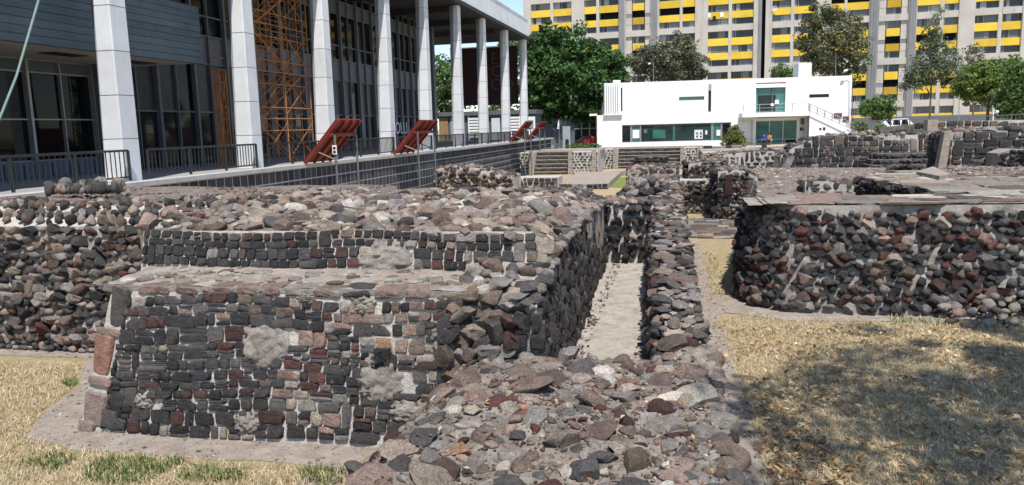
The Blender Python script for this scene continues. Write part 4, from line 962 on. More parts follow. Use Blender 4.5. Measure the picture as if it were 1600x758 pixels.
def add_tiles(root, specs, limit=300):
    org = ORG[root.name][1]; fr = ORG[root.name][0]
    me1 = MB().box(-.5, .5, -.5, .5, -.5, .5); base = bpy.data.meshes.new('tile'); base.from_pydata(me1.v, [], me1.f); base.materials.append(M['stone'])
    BV = np.array(me1.v); BF = np.array(me1.f)
    vis = []
    for i, q in enumerate(specs):
        p = fr.world(q[2])-CAM; sd = p@_f; px = 800+FPX*(p@_r)/sd; py = 379-FPX*(p@_u)/sd
        d = np.linalg.norm(p); ok = 0 < px < 790 and not (px < 560 and q[2][2] < .7) and not (px < 300 and q[2][2] < 1.0)
        vis.append((-(FPX*.3/d) if ok and sd > 1 else 0, i))
    vis.sort(); big = set(i for r_, i in vis[:limit] if r_ < 0); VV = []; FF = []; CC = []; b = 0
    for i, q in enumerate(specs):
        if i in big:
            o = bpy.data.objects.new('tile', base); COL.objects.link(o); o.parent = root; o.location = q[2]-org; o.scale = q[4]; o.color = q[5]+(1,)
        else:
            VV.append(BV*np.array(q[4])+(q[2]-org)); FF.append(BF+b); CC.append(np.tile(np.array(q[5]), (8, 1))); b += 8
    o = bpy.data.objects.new('tile_cladding', np_mesh('tile_cladding', np.concatenate(VV), np.concatenate(FF), M['tile'], np.concatenate(CC))); COL.objects.link(o); o.parent = root; o['kind'] = 'stuff'
add_tiles(rwl, sp)
# railings
def railing(name, label, fr, p0, p1, h, group, step=.16, posts=3, mat='black_metal', r_=.016, mid=False, bars=True):
    p0, p1 = np.array(p0, float), np.array(p1, float); L = np.linalg.norm((p1-p0)[:2]); o = thing(name, label, 'railing', fr, tuple((p0+p1)/2), group)
    d = (p1-p0)
    up = np.array([0, 0, h])
    MB().tube(p0+up, p1+up, r_*1.5, 5).build('top_rail', M[mat], o); MB().tube(p0+up*.12, p1+up*.12, r_*1.2, 5).build('bottom_rail', M[mat], o)
    if mid: MB().tube(p0+up*.55, p1+up*.55, r_, 5).build('middle_rail', M[mat], o)
    n = max(2, int(L/step)); np_ = posts
    for i in range(np_+1): q = p0+d*i/np_; MB().tube(q, q+up, r_*2, 5).build('post', M[mat], o)
    if bars:
        base = None
        for i in range(1, n):
            q = p0+d*i/n
            if base is None:
                base = MB().tube(q+up*.12, q+up, r_*.85, 4).build('baluster', M[mat], o); q00 = q
            else:
                c = base.copy(); COL.objects.link(c); c.location = base.location+Vector(q-q00)
    return o
ORD = ['', '', '', '', '', '', '', '', '', '', '']
WHERE = {-7.5: 'black railing at the left edge in front of the dark shop glazing', 0: 'black railing between the two nearest white columns', 7.46: 'black railing in front of the orange scaffolding', 14.5: 'black railing behind the nearest red tilted board',
         22.7: 'black railing behind the second red tilted board', 29.8: 'black railing right of the second red board, first of the short looking ones', 37.6: 'black railing under the maroon banner, left part', 45.3: 'black railing under the maroon banner, right part', 54.0: 'black railing beside the third red tilted board', -15: 'black railing cut by the left edge of the photo'}
for a, b in zip(SC[1:-1], SC[2:]): railing('railing', WHERE[a], BLD, (.52, a+.55, PZ+.05), (.52, b-.35, PZ+.05), .95, 'railings between the white columns', step=.19 if a < 20 else .22, r_=.026)
# scaffold tower
def scaffold(label, x0, x1, y0, y1, z1, nl, stairs=True):
    o = thing('scaffold_tower', label, 'scaffolding', BLD, ((x0+x1)/2, (y0+y1)/2, PZ), 'orange scaffold towers'); lv = [PZ+(z1-PZ)*k/nl for k in range(nl+1)]
    ys = [y0, (y0+y1)/2, y1] if y1-y0 > 2 else [y0, y1]
    for x in (x0, (x0+x1)/2, x1):
        for y in ys: MB().tube((x, y, PZ), (x, y, z1), .035, 5).build('upright', M['orange'], o)
    for k, z in enumerate(lv[1:]):
        mb = MB()
        for dz in (0, -.55, .5):
            for x in (x0, x1): mb.tube((x, y0, z+dz), (x, y1, z+dz), .022, 4)
            for y in ys: mb.tube((x0, y, z+dz), (x1, y, z+dz), .022, 4)
        mb.build('ledger', M['orange'], o)
        mb = MB(); zl = lv[k]
        for x in (x0, x1):
            for a, b in zip(ys[:-1], ys[1:]):
                mb.tube((x, a, zl+.2), (x, b, z-.2), .016, 4); mb.tube((x, b, zl+.2), (x, a, z-.2), .016, 4)
        for y in (ys[0], ys[-1]): mb.tube((x0, y, zl+.2), (x1, y, z-.2), .016, 4); mb.tube((x1, y, zl+.2), (x0, y, z-.2), .016, 4)
        mb.build('cross_brace', M['orange'], o)
        if stairs:
            a, b = (y0+.5, y1-.5) if k % 2 else (y1-.5, y0+.5); xx = (x1-.6) if k % 2 else (x0+.02); mb = MB()
            for dx in (0, .48):
                mb.tube((xx+dx, a, zl), (xx+dx, b, z), .035, 4); mb.tube((xx+dx, a, zl+.9), (xx+dx, b, z+.9), .022, 4)
            for q in range(1, 9): t = q/9; yy = a+(b-a)*t; mb.box(xx, xx+.48, yy-.11, yy+.11, zl+(z-zl)*t-.015, zl+(z-zl)*t+.015)
            mb.build('stair_flight', M['orange'], o)
            MB().box(x0, x1, b-.5, b+.5, z-.04, z+.01).build('platform', M['plankwood'], o)
scaffold('tall orange scaffold tower with zigzag stairs between two columns', -1.75, -.65, BLD.hx(408, 230, -.65)[1], BLD.hx(490, 225, -.65)[1], 12.4, 5)
scaffold('narrow orange scaffold frame behind the second column, under the mezzanine', -2.05, -1.8, BLD.hx(351, 240, -1.8)[1], BLD.hx(351, 240, -1.8)[1]+.55, 6.1, 2, False)
# banner
bn = thing('banner', 'dark maroon cloth banner hanging at the far end of the portico', 'banner', BLD, (-4, 63.0, 5.8))
mb = MB(); mb.grid((-8.4, 63.2, 5.9), (-.7, 63.2, 5.9), (-.7, 63.2, 12.2), (-8.4, 63.2, 12.2), 30, 20, .08, .7); mb.build('cloth', M['banner'], bn, smooth=True)
MB().tube((-8.5, 63.2, 12.25), (-.5, 63.2, 12.25), .04, 5).build('rod', M['steel'], bn)
for t_, px, py in (('EL', 767, 100), ('OL', 767, 120), ('CO', 767, 141)):
    p = BLD.hy(px, py, 63.1); lettering(t_, 1.75, M['banner_text'], bn, (p[0], 63.02, p[2]), (R(90), 0, 0), .02)
# things at the far end of the portico
hut = thing('site_hut', 'pale louvred hut with a beige door panel seen between the far columns', 'hut', BLD, (-4, 70, PZ))
MB().box(-12, -.2, 70.2, 74, PZ, 4.9).build('wall', M['grey_panel'], hut); MB().box(-12.2, 0, 69.8, 74.2, 4.9, 5.4).build('roof', M['mullion_dark'], hut)
for px0, px1, mt in ((686, 700, 'plankwood'), (704, 722, 'soffit')):
    a, b = BLD.hy(px0, 200, 70.1), BLD.hy(px1, 200, 70.1); MB().box(a[0], b[0], 70.1, 70.19, PZ, 4.7).build('door_panel', M[mt], hut)
a, b = BLD.hy(768, 195, 69.9), BLD.hy(781, 195, 69.9); MB().box(a[0], b[0], 69.9, 70.05, PZ, 4.5).build('blue_panel', M['column'], hut)
for px0, px1 in ((732, 748), (796, 812)):
    a, b = BLD.hy(px0, 195, 69.9), BLD.hy(px1, 195, 69.9)
    for k in range(7): MB().box(a[0], b[0], 69.95, 70.15, PZ+.3+.36*k, PZ+.55+.36*k).build('slat', M['white_wall'], hut)
    for q in (a, b): MB().box(q[0]-.06, q[0]+.06, 69.93, 70.17, PZ, 4.85).build('post', M['white_wall'], hut)
# red tilted boards
def red_board(y0, L, label, sign):
    o = thing('tilted_board', label, 'information board', BLD, (1.8, y0+L/2, -.5), 'red tilted boards along the tiled wall')
    b0, b1 = np.array([1.15, 0, 1.98]), np.array([2.85, 0, 3.85]); d = (b1-b0); n = np.array([-d[2], 0, d[0]])/np.linalg.norm(d)
    q = lambda t, y, k: tuple(b0+d*t+n*k+np.array([0, y, 0]))
    MB().hexa([q(0, y0, 0), q(1, y0, 0), q(1, y0+L, 0), q(0, y0+L, 0), q(0, y0, .06), q(1, y0, .06), q(1, y0+L, .06), q(0, y0+L, .06)]).build('panel', M['red'], o)
    for f in (.0, .33, .66, .96):
        y = y0+L*f; MB().hexa([q(0, y, -.1), q(1, y, -.1), q(1, y+.09, -.1), q(0, y+.09, -.1), q(0, y, -.002), q(1, y, -.002), q(1, y+.09, -.002), q(0, y+.09, -.002)]).build('rib', M['red'], o)
    MB().tube(q(.72, y0-.05, -.2), q(.72, y0+L+.05, -.2), .085, 8).build('crossbar', M['red'], o)
    for y in (y0+.12, y0+L-.12):
        p = np.array(q(.72, y, -.2)); MB().tube((p[0]+.12, y, -1.6), (p[0]+.12, y, p[2]), .05, 6).build('post', M['mullion_dark'], o)
        MB().tube((p[0]+.12, y, p[2]-1.1), q(.3, y, -.1), .03, 5).build('strut', M['mullion_dark'], o)
    if sign:
        p = np.array(q(.72, y0+.12, -.2)); sg = MB().box(p[0]+.02, p[0]+.22, y0+.02, y0+.06, p[2]-.85, p[2]-.45).build('sign_plate', M['white_print'], o)
        for zz in (-.8, -.63): MB().box(p[0]+.06, p[0]+.18, y0+.008, y0+.018, p[2]+zz, p[2]+zz+.11).build('symbol', M['black_metal'], sg)
red_board(9.9, 2.5, 'nearest red tilted board on posts, with a small white sign plate', True)
red_board(20.6, 3.2, 'second red tilted board, in front of the lettered glass', False)
red_board(50.2, 3.2, 'third red tilted board, beside the last white column', False)
red_board(57.8, 3.2, 'farthest red tilted board, in front of the big dark tree', False)
# green cable at the upper left
cb = MB(); p0 = WORLD.hy(-40, 285, 14); p1 = WORLD.hy(78, -60, 15)
pm = (p0+p1)/2+np.array([.06, 0, -.1]); cb.path([p0*.0+WORLD.hy(-90, 420, 13.8), p0, pm, p1, p1+(p1-pm)*1.5], .022, 6)
tag(cb.build('cable', M['cable'], None, WORLD, (p0[0], p0[1], p0[2])), 'thin green cable slanting down across the upper left', 'cable')
# ================================================================== WHITE BUILDING (x to the right along its front, y into it)
wb = thing('white_building', 'low white modernist building with teal glass, balcony and outside stair', 'building', WHT, (15, 0, .3))
def W(px, py, y=0.0): p = WHT.hy(px, py, y); return p[0], p[2]
ZT = W(1140, 124)[1]
ops = []
def op(px0, px1, py0, py1): a = W(px0, py0); b = W(px1, py1); ops.append((a[0], b[0], b[1], a[1])); return ops[-1]
o_strip = op(972, 1142, 195.5, 219); o_s1 = op(970, 972.6, 137, 174); o_h1 = op(1061, 1100.5, 151.5, 156); o_v1 = op(1107, 1111, 132, 174.5); o_door = op(1181.5, 1226.5, 137.5, 183); o_h2 = op(1264.5, 1295.5, 147.5, 152)
xL, xR = W(944, 160)[0], W(1330, 160)[0]; x6 = W(972, 160)[0]; zb_ = -.2
xbay0, xbay1 = W(1157, 210)[0], W(1262, 210)[0]; zbay = W(1200, 186)[1]
bay = (xbay0, xbay1, W(1200, 230)[1], zbay)
mb = MB(); xl2 = W(933, 200)[0]
wall_open(mb, xl2, xR, zb_, ZT, 0, ops+[bay]+[(xl2, xL, W(940, 180)[1], ZT)], .35)
mb.box(xL, xR, .36, 16, zb_, ZT-.01); mb.box(xl2, xL+.02, .36, 12, zb_, W(940, 180)[1]-.02)
body = mb.build('wall', M['white_wall'], wb)
MB().box(xL+.02, xR-.02, .4, 15.9, ZT-.01, ZT+.02).build('roof', M['soffit'], wb)
zf0, zf1 = W(945, 179)[1], ZT
for i in range(7):
    x = xL+.05+(x6-xL-.3)*i/7; MB().hexa([(x, -.32, zf0), (x+.16, -.32, zf0), (x+.16, .34, zf0), (x, .34, zf0), (x, -.32, zf1), (x+.16, -.32, zf1), (x+.16, .34, zf1), (x, .34, zf1)]).build('fin', M['white_wall'], wb)
MB().box(xL-.1, x6, -.36, .3, zf0-.12, zf0).build('ledge', M['white_wall'], wb)
cx = W(964, 127)[0]; MB().box(cx-.45, cx+.45, .3, 1.2, ZT, ZT+.35).build('vent_box', M['white_wall'], wb)
cx0, cx1 = W(1249.5, 110)[0], W(1270, 110)[0]; MB().box(cx0, cx1, .5, 3, ZT, W(1260, 98)[1]).build('roof_block', M['white_wall'], wb)
# window strip
a, b, c, d = o_strip
xs = [W(p, 205)[0] for p in (972, 985, 988, 1000, 1002, 1051.5, 1055, 1111.5, 1115, 1126, 1129, 1142)]
for i in range(0, 12, 2): MB().box(xs[i]+.03, xs[i+1]-.03, .25, .3, c+.05, d-.05).build('window_pane', M[('glass_dim', 'glass_teal', 'strip_glass', 'strip_glass', 'glass_teal', 'glass_dim')[i//2]], wb)
for i in range(1, 11, 2): MB().box(xs[i], xs[i+1], .18, .32, c, d).build('window_mullion', M['mullion' if i != 5 else 'glass_teal'], wb)
mb = MB(); mb.box(a, b, .18, .31, c, c+.07); mb.box(a, b, .18, .31, d-.07, d); mb.build('window_frame', M['mullion'], wb)
def inner(px0, px1, py0, py1, mt, name, y=.24): p = W(px0, py0, y); q = W(px1, py1, y); return MB().box(p[0], q[0], y-.03, y, q[1], p[1]).build(name, M[mt], wb)
sh = inner(988.5, 999, 203, 216, 'white_print', 'poster'); inner(1119.5, 1126, 203, 212, 'white_print', 'poster'); inner(1085, 1098, 203, 217, 'column', 'display_panel'); inner(1102, 1105, 204, 210, 'white_print', 'notice')
inner(1020, 1040, 203, 216, 'glass_teal', 'display_panel'); inner(1006, 1011, 202, 208, 'mullion_dark', 'picture')
for px, py in ((1088, 207), (1094, 207), (1088, 212), (1094, 212)):
    inner(px, px+2.4, py, py+2.6, 'black_metal', 'picture', .2)
for (a, b, c, d), mt in ((o_s1, 'black_metal'), (o_h1, 'glass_teal'), (o_v1, 'black_metal'), (o_h2, 'glass_dim')): MB().box(a, b, .28, .33, c, d).build('slot_window', M[mt], wb)
a, b, c, d = o_v1; MB().box(a+.02, b-.02, .05, .27, d-.75, d).build('slot_lamp', M['steel'], wb)
# upper door
a, b, c, d = o_door; dz = W(1200, 138)[1]
MB().box(a, b, .28, .34, c, d).build('upper_glazing', M['glass_teal'], wb); MB().box(a+.3, b-1.1, .2, .27, c, d-.9).build('upper_door', M['glass_dim'], wb)
MB().box(a+(b-a)*.55, a+(b-a)*.58, .12, .27, c, d).build('door_frame', M['mullion_dark'], wb); MB().box(a+2.3, a+2.75, .1, .19, d-2.0, d-1.5).build('notice', M['white_print'], wb); MB().box(a+1.8, a+2.2, .1, .19, d-2.2, d-1.9).build('notice', M['white_print'], wb)
MB().box(a-.02, b+.02, -.12, .35, d, W(1200, 129)[1]).build('door_lintel', M['white_wall'], wb); MB().box(a, b, -.15, -.121, W(1200, 130.5)[1], W(1200, 129)[1]).build('lintel_stripe', M['red'], wb)
# balcony and stair
bx0, bx1 = W(1160, 180, -2.2)[0], W(1265, 180, -2.2)[0]; bz0, bz1 = W(1200, 182.5, -2.2)[1], W(1200, 175.5, -2.2)[1]
MB().box(bx0, bx1, -2.2, -.01, bz0, bz1).build('balcony_slab', M['white_wall'], wb)
fz = bay[2]
MB().box(bay[0]-.3, bay[1]+.05, -2.3, 2.2, fz-.8, fz).build('porch_floor', M['pavement'], wb)
MB().box(bay[0], bay[1], 1.6, 1.8, fz, zbay).build('porch_wall', M['white_wall'], wb)
ga, gb = W(1181, 205, .1)[0], W(1244.5, 205, .1)[0]; gt = W(1200, 189, .1)[1]
for px0, px1 in ((1181, 1201.5), (1203, 1222.5), (1224.5, 1244.5)):
    p, q = W(px0, 205, .1)[0], W(px1, 205, .1)[0]; MB().box(p, q, .1, .16, fz+.05, gt).build('entrance_glass', M['glass_teal'], wb)
MB().box(W(1224.5, 205, .05)[0], W(1244, 205, .05)[0], .04, .09, fz+.05, W(1230, 219, .05)[1]).build('entrance_panel', M['glass'], wb)
for p, q in ((1176, 1181), (1244.5, 1249)): MB().box(W(p, 205, .05)[0], W(q, 205, .05)[0], 0, .2, fz, gt+.35).build('entrance_jamb', M['white_wall'], wb)
MB().box(W(1176, 205)[0], W(1249, 205)[0], -.02, .22, gt, gt+.36).build('entrance_lintel', M['white_wall'], wb)
mb = MB()
for px in (1202.2, 1223.5): x = W(px, 205)[0]; mb = MB().box(x-.06, x+.06, .03, .17, fz, gt).build('entrance_mullion', M['steel'], wb)
dx0, dx1 = W(1157.5, 210, .5)[0], W(1173, 210, .5)[0]; MB().box(dx0, dx1, .5, .6, fz, W(1165, 197, .5)[1]).build('side_door', M['glass'], wb); MB().box(dx1-.12, dx1+.1, .4, .58, fz, W(1165, 197, .5)[1]+.1).build('door_frame', M['mullion_dark'], wb)
MB().box(bay[0], W(1176, 205)[0], .62, .8, fz, zbay).build('porch_wall', M['white_wall'], wb)
MB().box(W(1249, 205)[0], bay[1], .3, .5, fz, zbay).build('porch_wall', M['white_wall'], wb)
for px0, px1, py0, py1 in ((1250, 1253.5, 199.5, 204), (1255, 1260, 199.5, 204.5)): p, q = W(px0, py0, .27), W(px1, py1, .27); MB().box(p[0], q[0], .24, .29, q[1], p[1]).build('plaque', M['black_metal'], wb)
p = W(1254, 188, .2); MB().box(p[0]-.18, p[0]+.18, .05, .29, p[1]-.5, p[1]+.45).build('wall_lamp', M['mullion_dark'], wb)
sx0, sz0 = W(1265, 181, -2.2); sx1, sz1 = W(1329, 211, -2.2)
sb0, sb1 = W(1265, 174, -2.2)[1], W(1331, 205, -2.2)[1]
MB().prism([(0, 0)], 0, 0) if False else None
mb = MB(); zfoot = W(1300, 226, -2.2)[1]
p8 = [(sx0, -2.2, zfoot), (sx1+.4, -2.2, zfoot), (sx1+.4, -.02, zfoot), (sx0, -.02, zfoot), (sx0, -2.2, sz0), (sx1+.4, -2.2, sz1-.3), (sx1+.4, -.02, sz1-.3), (sx0, -.02, sz0)]
mb.hexa(p8); mb.build('stair_wall', M['white_wall'], wb)
mb = MB(); mb.hexa([(sx0-.02, -2.32, sz0-.02), (sx1+.5, -2.32, sz1-.32), (sx1+.5, -2.1, sz1-.32), (sx0-.02, -2.1, sz0-.02), (sx0-.02, -2.32, sb0), (sx1+.5, -2.32, sb1), (sx1+.5, -2.1, sb1), (sx0-.02, -2.1, sb0)]); mb.build('stair_parapet', M['white_wall'], wb)
for k in range(12):
    t = k/12; x = sx0+(sx1-sx0)*t; MB().box(x, x+(sx1-sx0)/12, -2.09, -.03, zfoot, sb0-.35+(sb1-sb0)*(t+.04)).build('step', M['coping'], wb)
for px0, px1, py0, py1 in ((1280, 1283.5, 200, 203), (1286, 1289.5, 199, 203.5)): p, q = W(px0, py0, -2.22), W(px1, py1, -2.22); MB().box(p[0], q[0], -2.24, -2.2, q[1], p[1]).build('vent_hole', M['black_metal'], wb)
for px0, px1, py0, py1 in ((1303, 1315, 177, 184.5), (1317, 1325.5, 182, 190)):
    p, q = W(px0, py0), W(px1, py1); pk = MB().box(p[0], q[0], -.08, .0, q[1], p[1]).build('wall_plaque', M['plaque'], wb)
    for k in range(3): MB().box(p[0]+.12, q[0]-.15-.1*(k % 2), -.088, -.082, p[1]-.18-.15*k, p[1]-.13-.15*k).build('engraved_line', M['earth'], pk)
p = W(945, 180)
MB().box(W(921, 178)[0], xl2+.02, -1, 3, W(930, 181)[1], W(930, 178)[1]).build('side_canopy', M['white_wall'], wb)
railing('balcony_railing', 'thin steel railing along the white balcony', WHT, (bx0+.1, -2.1, bz1), (bx1-.1, -2.1, bz1), .95, 'steel railings of the white building', posts=4, mat='steel', mid=True, bars=False, r_=.025)
railing('stair_railing', 'steel handrail running down the white stair', WHT, (sx0, -2.2, sb0), (sx1+.4, -2.2, sb1), .85, 'steel railings of the white building', posts=6, mat='steel', mid=True, bars=False, r_=.03)
pr0, pr1 = WHT.hy(1160, 228, -2.4), WHT.hy(1270, 228, -2.4)
railing('porch_railing', 'dark railing before the glass entrance with two people behind it', WHT, (pr0[0], -2.4, fz), (pr1[0], -2.4, fz), 1.0, None, posts=5, mat='mullion_dark', mid=True, bars=False, r_=.022)
pr2 = WHT.hy(1334, 205, -2.6)
railing('ramp_railing', 'steel ramp railing rising to the right at the foot of the white stair', WHT, (pr1[0]+.1, -2.6, fz), (pr2[0], -2.6, fz+.9), 1.05, None, posts=4, mat='steel', mid=True, bars=False, r_=.025)
# ================================================================== APARTMENT SLAB (x along front, y into it)
MOD = 8.0; C0 = APT.hy(950, 50.6, 0)[2]; CR = [(0, .15), (.15, .32), (.32, .50), (.50, .675), (.675, .845), (.845, 1.0)]
WROWS = (1, 3, 5); YROWS = (2, 4)
prng = np.random.default_rng(11)
WM = []
for k in range(10):
    mb = MB(); n = int(prng.integers(3, 6)); xs = np.concatenate([[0], np.sort(prng.uniform(.15, .85, n-1)), [1]])
    for i in range(n):
        r_ = prng.random(); c = (.03, .033, .04) if r_ < .26 else ((.12, .13, .145) if r_ < .5 else ((.30, .31, .33) if r_ < .85 else (.17, .175, .19)))
        a, b = xs[i]+.008, xs[i+1]-.008
        m_ = a+(b-a)*prng.uniform(.2, .8)
        if r_ > .6 and prng.random() < .6: mb.add([(a, 0, .03), (m_, 0, .03), (m_, 0, .97), (a, 0, .97)], [(0, 1, 2, 3)], 0, c); mb.add([(m_, 0, .03), (b, 0, .03), (b, 0, .97), (m_, 0, .97)], [(0, 1, 2, 3)], 0, (.03, .032, .04))
        else: mb.add([(a, 0, .03), (b, 0, .03), (b, 0, .97), (a, 0, .97)], [(0, 1, 2, 3)], 0, c)
        mb.box(xs[i]-.009, xs[i]+.009, -.04, .02, 0, 1, 0, (.36, .36, .36))
    mb.box(.99, 1.0, -.04, .02, 0, 1, 0, (.36, .36, .36)); mb.box(0, 1, -.05, .02, -.03, .03, 0, (.45, .44, .42)); mb.box(0, 1, -.03, .02, .97, 1.0, 0, (.3, .3, .3))
    o = mb.build('window', M['window']); WM.append(o.data); bpy.data.objects.remove(o)
def apartment(label, px0, px1, bays, edge_px, k0, k1):
    A = lambda px: APT.hy(px, 60, 0)[0]
    x0, x1 = A(px0), A(px1); zg = -1.0; ztop = C0+MOD*k1
    o = thing('apartment_building', label, 'apartment building', APT, ((x0+x1)/2, 0, 0), 'concrete and yellow apartment blocks')
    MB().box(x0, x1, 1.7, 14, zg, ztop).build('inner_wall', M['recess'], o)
    mb = MB(); edges = [x0]
    for b in bays: edges += [A(b[0]), A(b[1])]
    edges.append(x1)
    for i in range(0, len(edges), 2):
        if edges[i+1] > edges[i]+.05: mb.box(edges[i], edges[i+1], -.25 if edges[i+1]-edges[i] > 1.2 else 0, 1.69, zg, ztop)
    fac = mb.build('pillar', M['concrete'], o)
    mbb = MB()
    for px in edge_px: mbb.box(A(px)-.28, A(px)+.28, -.5, -.251, zg, ztop)
    if edge_px: mbb.build('pilaster', M['concrete_grey'], o)
    for bi, b in enumerate(bays):
        a, c, ty = A(b[0]), A(b[1]), b[2]
        for k in range(k0, k1):
            zt = C0+MOD*k+MOD
            for r_, (f0, f1) in enumerate(CR):
                z1, z0 = zt-f0*MOD, zt-f1*MOD
                if z1 < 0: continue
                if r_ == 0: MB().box(a, c, -.1, 1.68, z0, z1).build('concrete_band', M['concrete'], o)
                elif r_ in YROWS:
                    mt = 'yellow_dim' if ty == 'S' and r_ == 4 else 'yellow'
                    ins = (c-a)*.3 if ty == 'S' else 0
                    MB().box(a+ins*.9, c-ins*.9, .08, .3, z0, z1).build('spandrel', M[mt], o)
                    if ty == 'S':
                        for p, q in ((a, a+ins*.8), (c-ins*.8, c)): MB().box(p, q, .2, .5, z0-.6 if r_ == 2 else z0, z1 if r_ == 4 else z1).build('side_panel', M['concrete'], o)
                else:
                    ins = (c-a)*.3 if ty == 'S' else 0
                    if ty == 'S':
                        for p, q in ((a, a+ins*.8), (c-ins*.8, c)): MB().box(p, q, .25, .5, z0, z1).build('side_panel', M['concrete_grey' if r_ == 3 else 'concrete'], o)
                    if ty in 'BS' and r_ == 3: continue
                    wo_ = bpy.data.objects.new('window', WM[int(prng.integers(len(WM)))]); COL.objects.link(wo_); wo_.parent = o
                    fl = prng.random() < .5; org = ORG[o.name][1]
                    wo_.location = np.array([a+ins*.9, .55, z0])-org; wo_.scale = (c-a-2*ins*.9, 1, z1-z0)
    # washing and dishes hang as parts of the facade
    return o
L_ = [(830.6, 860.6, 'A'), (865, 894, 'A'), (913.5, 932, 'B'), (936.5, 967, 'B'), (978, 1017, 'S'), (1030, 1062, 'B'), (1066, 1086, 'B'), (1106, 1138, 'A'), (1143, 1177, 'A')]
R_ = [(1206, 1235, 'A'), (1240, 1274, 'A'), (1297, 1318, 'B'), (1322, 1357, 'B'), (1372, 1418, 'S'), (1431, 1467, 'B'), (1473, 1496, 'B'), (1521, 1558, 'A'), (1564, 1595, 'A'), (1614, 1650, 'A')]
ap1 = apartment('grey concrete and yellow apartment block, the one left of the dark vertical gap', 819, 1189, L_, (970, 974, 1021, 1025, 1187.5), -3, 2)
ap2 = apartment('grey concrete and yellow apartment block, the one right of the dark vertical gap', 1195.5, 1664, R_, (1361, 1365, 1369, 1422, 1427), -3, 2)
A = lambda px: APT.hy(px, 60, 0)[0]
MB().box(A(1189)-.3, A(1195.5)+.3, 1.8, 3, -1, C0+MOD*2).build('expansion_joint', M['recess'], ap2)
for px, py, ow in ((1211, 13, ap2), (1247, 53, ap2)):
    p = APT.hy(px, py, -.5); mb = MB(); n = 14
    for k in range(n): t = 2*math.pi*k/n; mb.v.append((p[0]+.5*math.cos(t), p[1]-.1, p[2]+.5*math.sin(t)))
    mb.v.append((p[0], p[1]+.15, p[2])); mb.f += [((k+1) % n, k, n) for k in range(n)]+[(k, (k+1) % n, n) for k in range(n)]; mb.m += [0]*2*n; mb.c += [None]*2*n
    mb.tube((p[0], p[1]+.15, p[2]), (p[0], .4, p[2]-.3), .05, 5); mb.build('satellite_dish', M['white_wall'], ow)
for px, py, mt in ((1128, 23, 'white_print'), (1108, 24, 'white_print'), (1116, 29, 'recess')):
    p = APT.hy(px, py, -.1); MB().grid((p[0]-.35, -.02, p[2]-.5), (p[0]+.35, -.02, p[2]-.4), (p[0]+.3, -.02, p[2]+.5), (p[0]-.3, -.02, p[2]+.5), 4, 4, .06, 2).build('hanging_laundry', M[mt], ap1)
# ================================================================== TREES
def leaves(rng, centers, crad, nper, size, cols, up=.5, center=None):
    C_ = np.repeat(np.array(centers), nper, 0); n = len(C_); rad = np.repeat(np.array(crad), nper)
    d = rng.normal(size=(n, 3)); d /= np.linalg.norm(d, axis=1)[:, None]
    r_ = rad*rng.random(n)**.4; pos = C_+d*r_[:, None]*np.array([1, 1, .75])
    nr = d*.7+rng.normal(size=(n, 3))*.6+np.array([0, 0, up]); nr /= np.linalg.norm(nr, axis=1)[:, None]
    a = np.cross(nr, rng.normal(size=(n, 3))); a /= np.linalg.norm(a, axis=1)[:, None]; b = np.cross(nr, a)
    s_ = (size*rng.uniform(.6, 1.3, n))[:, None]
    V = np.stack([pos-a*s_*.5, pos+b*s_*.3+nr*s_*.05, pos+a*s_*.5, pos-b*s_*.3+nr*s_*.05], 1).reshape(-1, 3)
    F = np.arange(n*4).reshape(-1, 4); base = np.array(cols)
    ci = rng.integers(len(base), size=len(centers)); cc = base[np.repeat(ci, nper)]*rng.uniform(.7, 1.35, (n, 1))
    return V, F, np.repeat(cc, 4, 0)
DKG = [(.045, .105, .025), (.06, .13, .032), (.08, .155, .04), (.036, .08, .024)]
OLV = [(.12, .13, .08), (.145, .15, .095), (.10, .11, .07), (.17, .17, .115)]
EUC = [(.125, .145, .065), (.155, .17, .08), (.185, .165, .085), (.10, .12, .06)]
MID = [(.09, .165, .045), (.12, .20, .055), (.075, .135, .04), (.145, .215, .07)]
YGR = [(.145, .20, .045), (.175, .235, .055), (.11, .165, .04)]
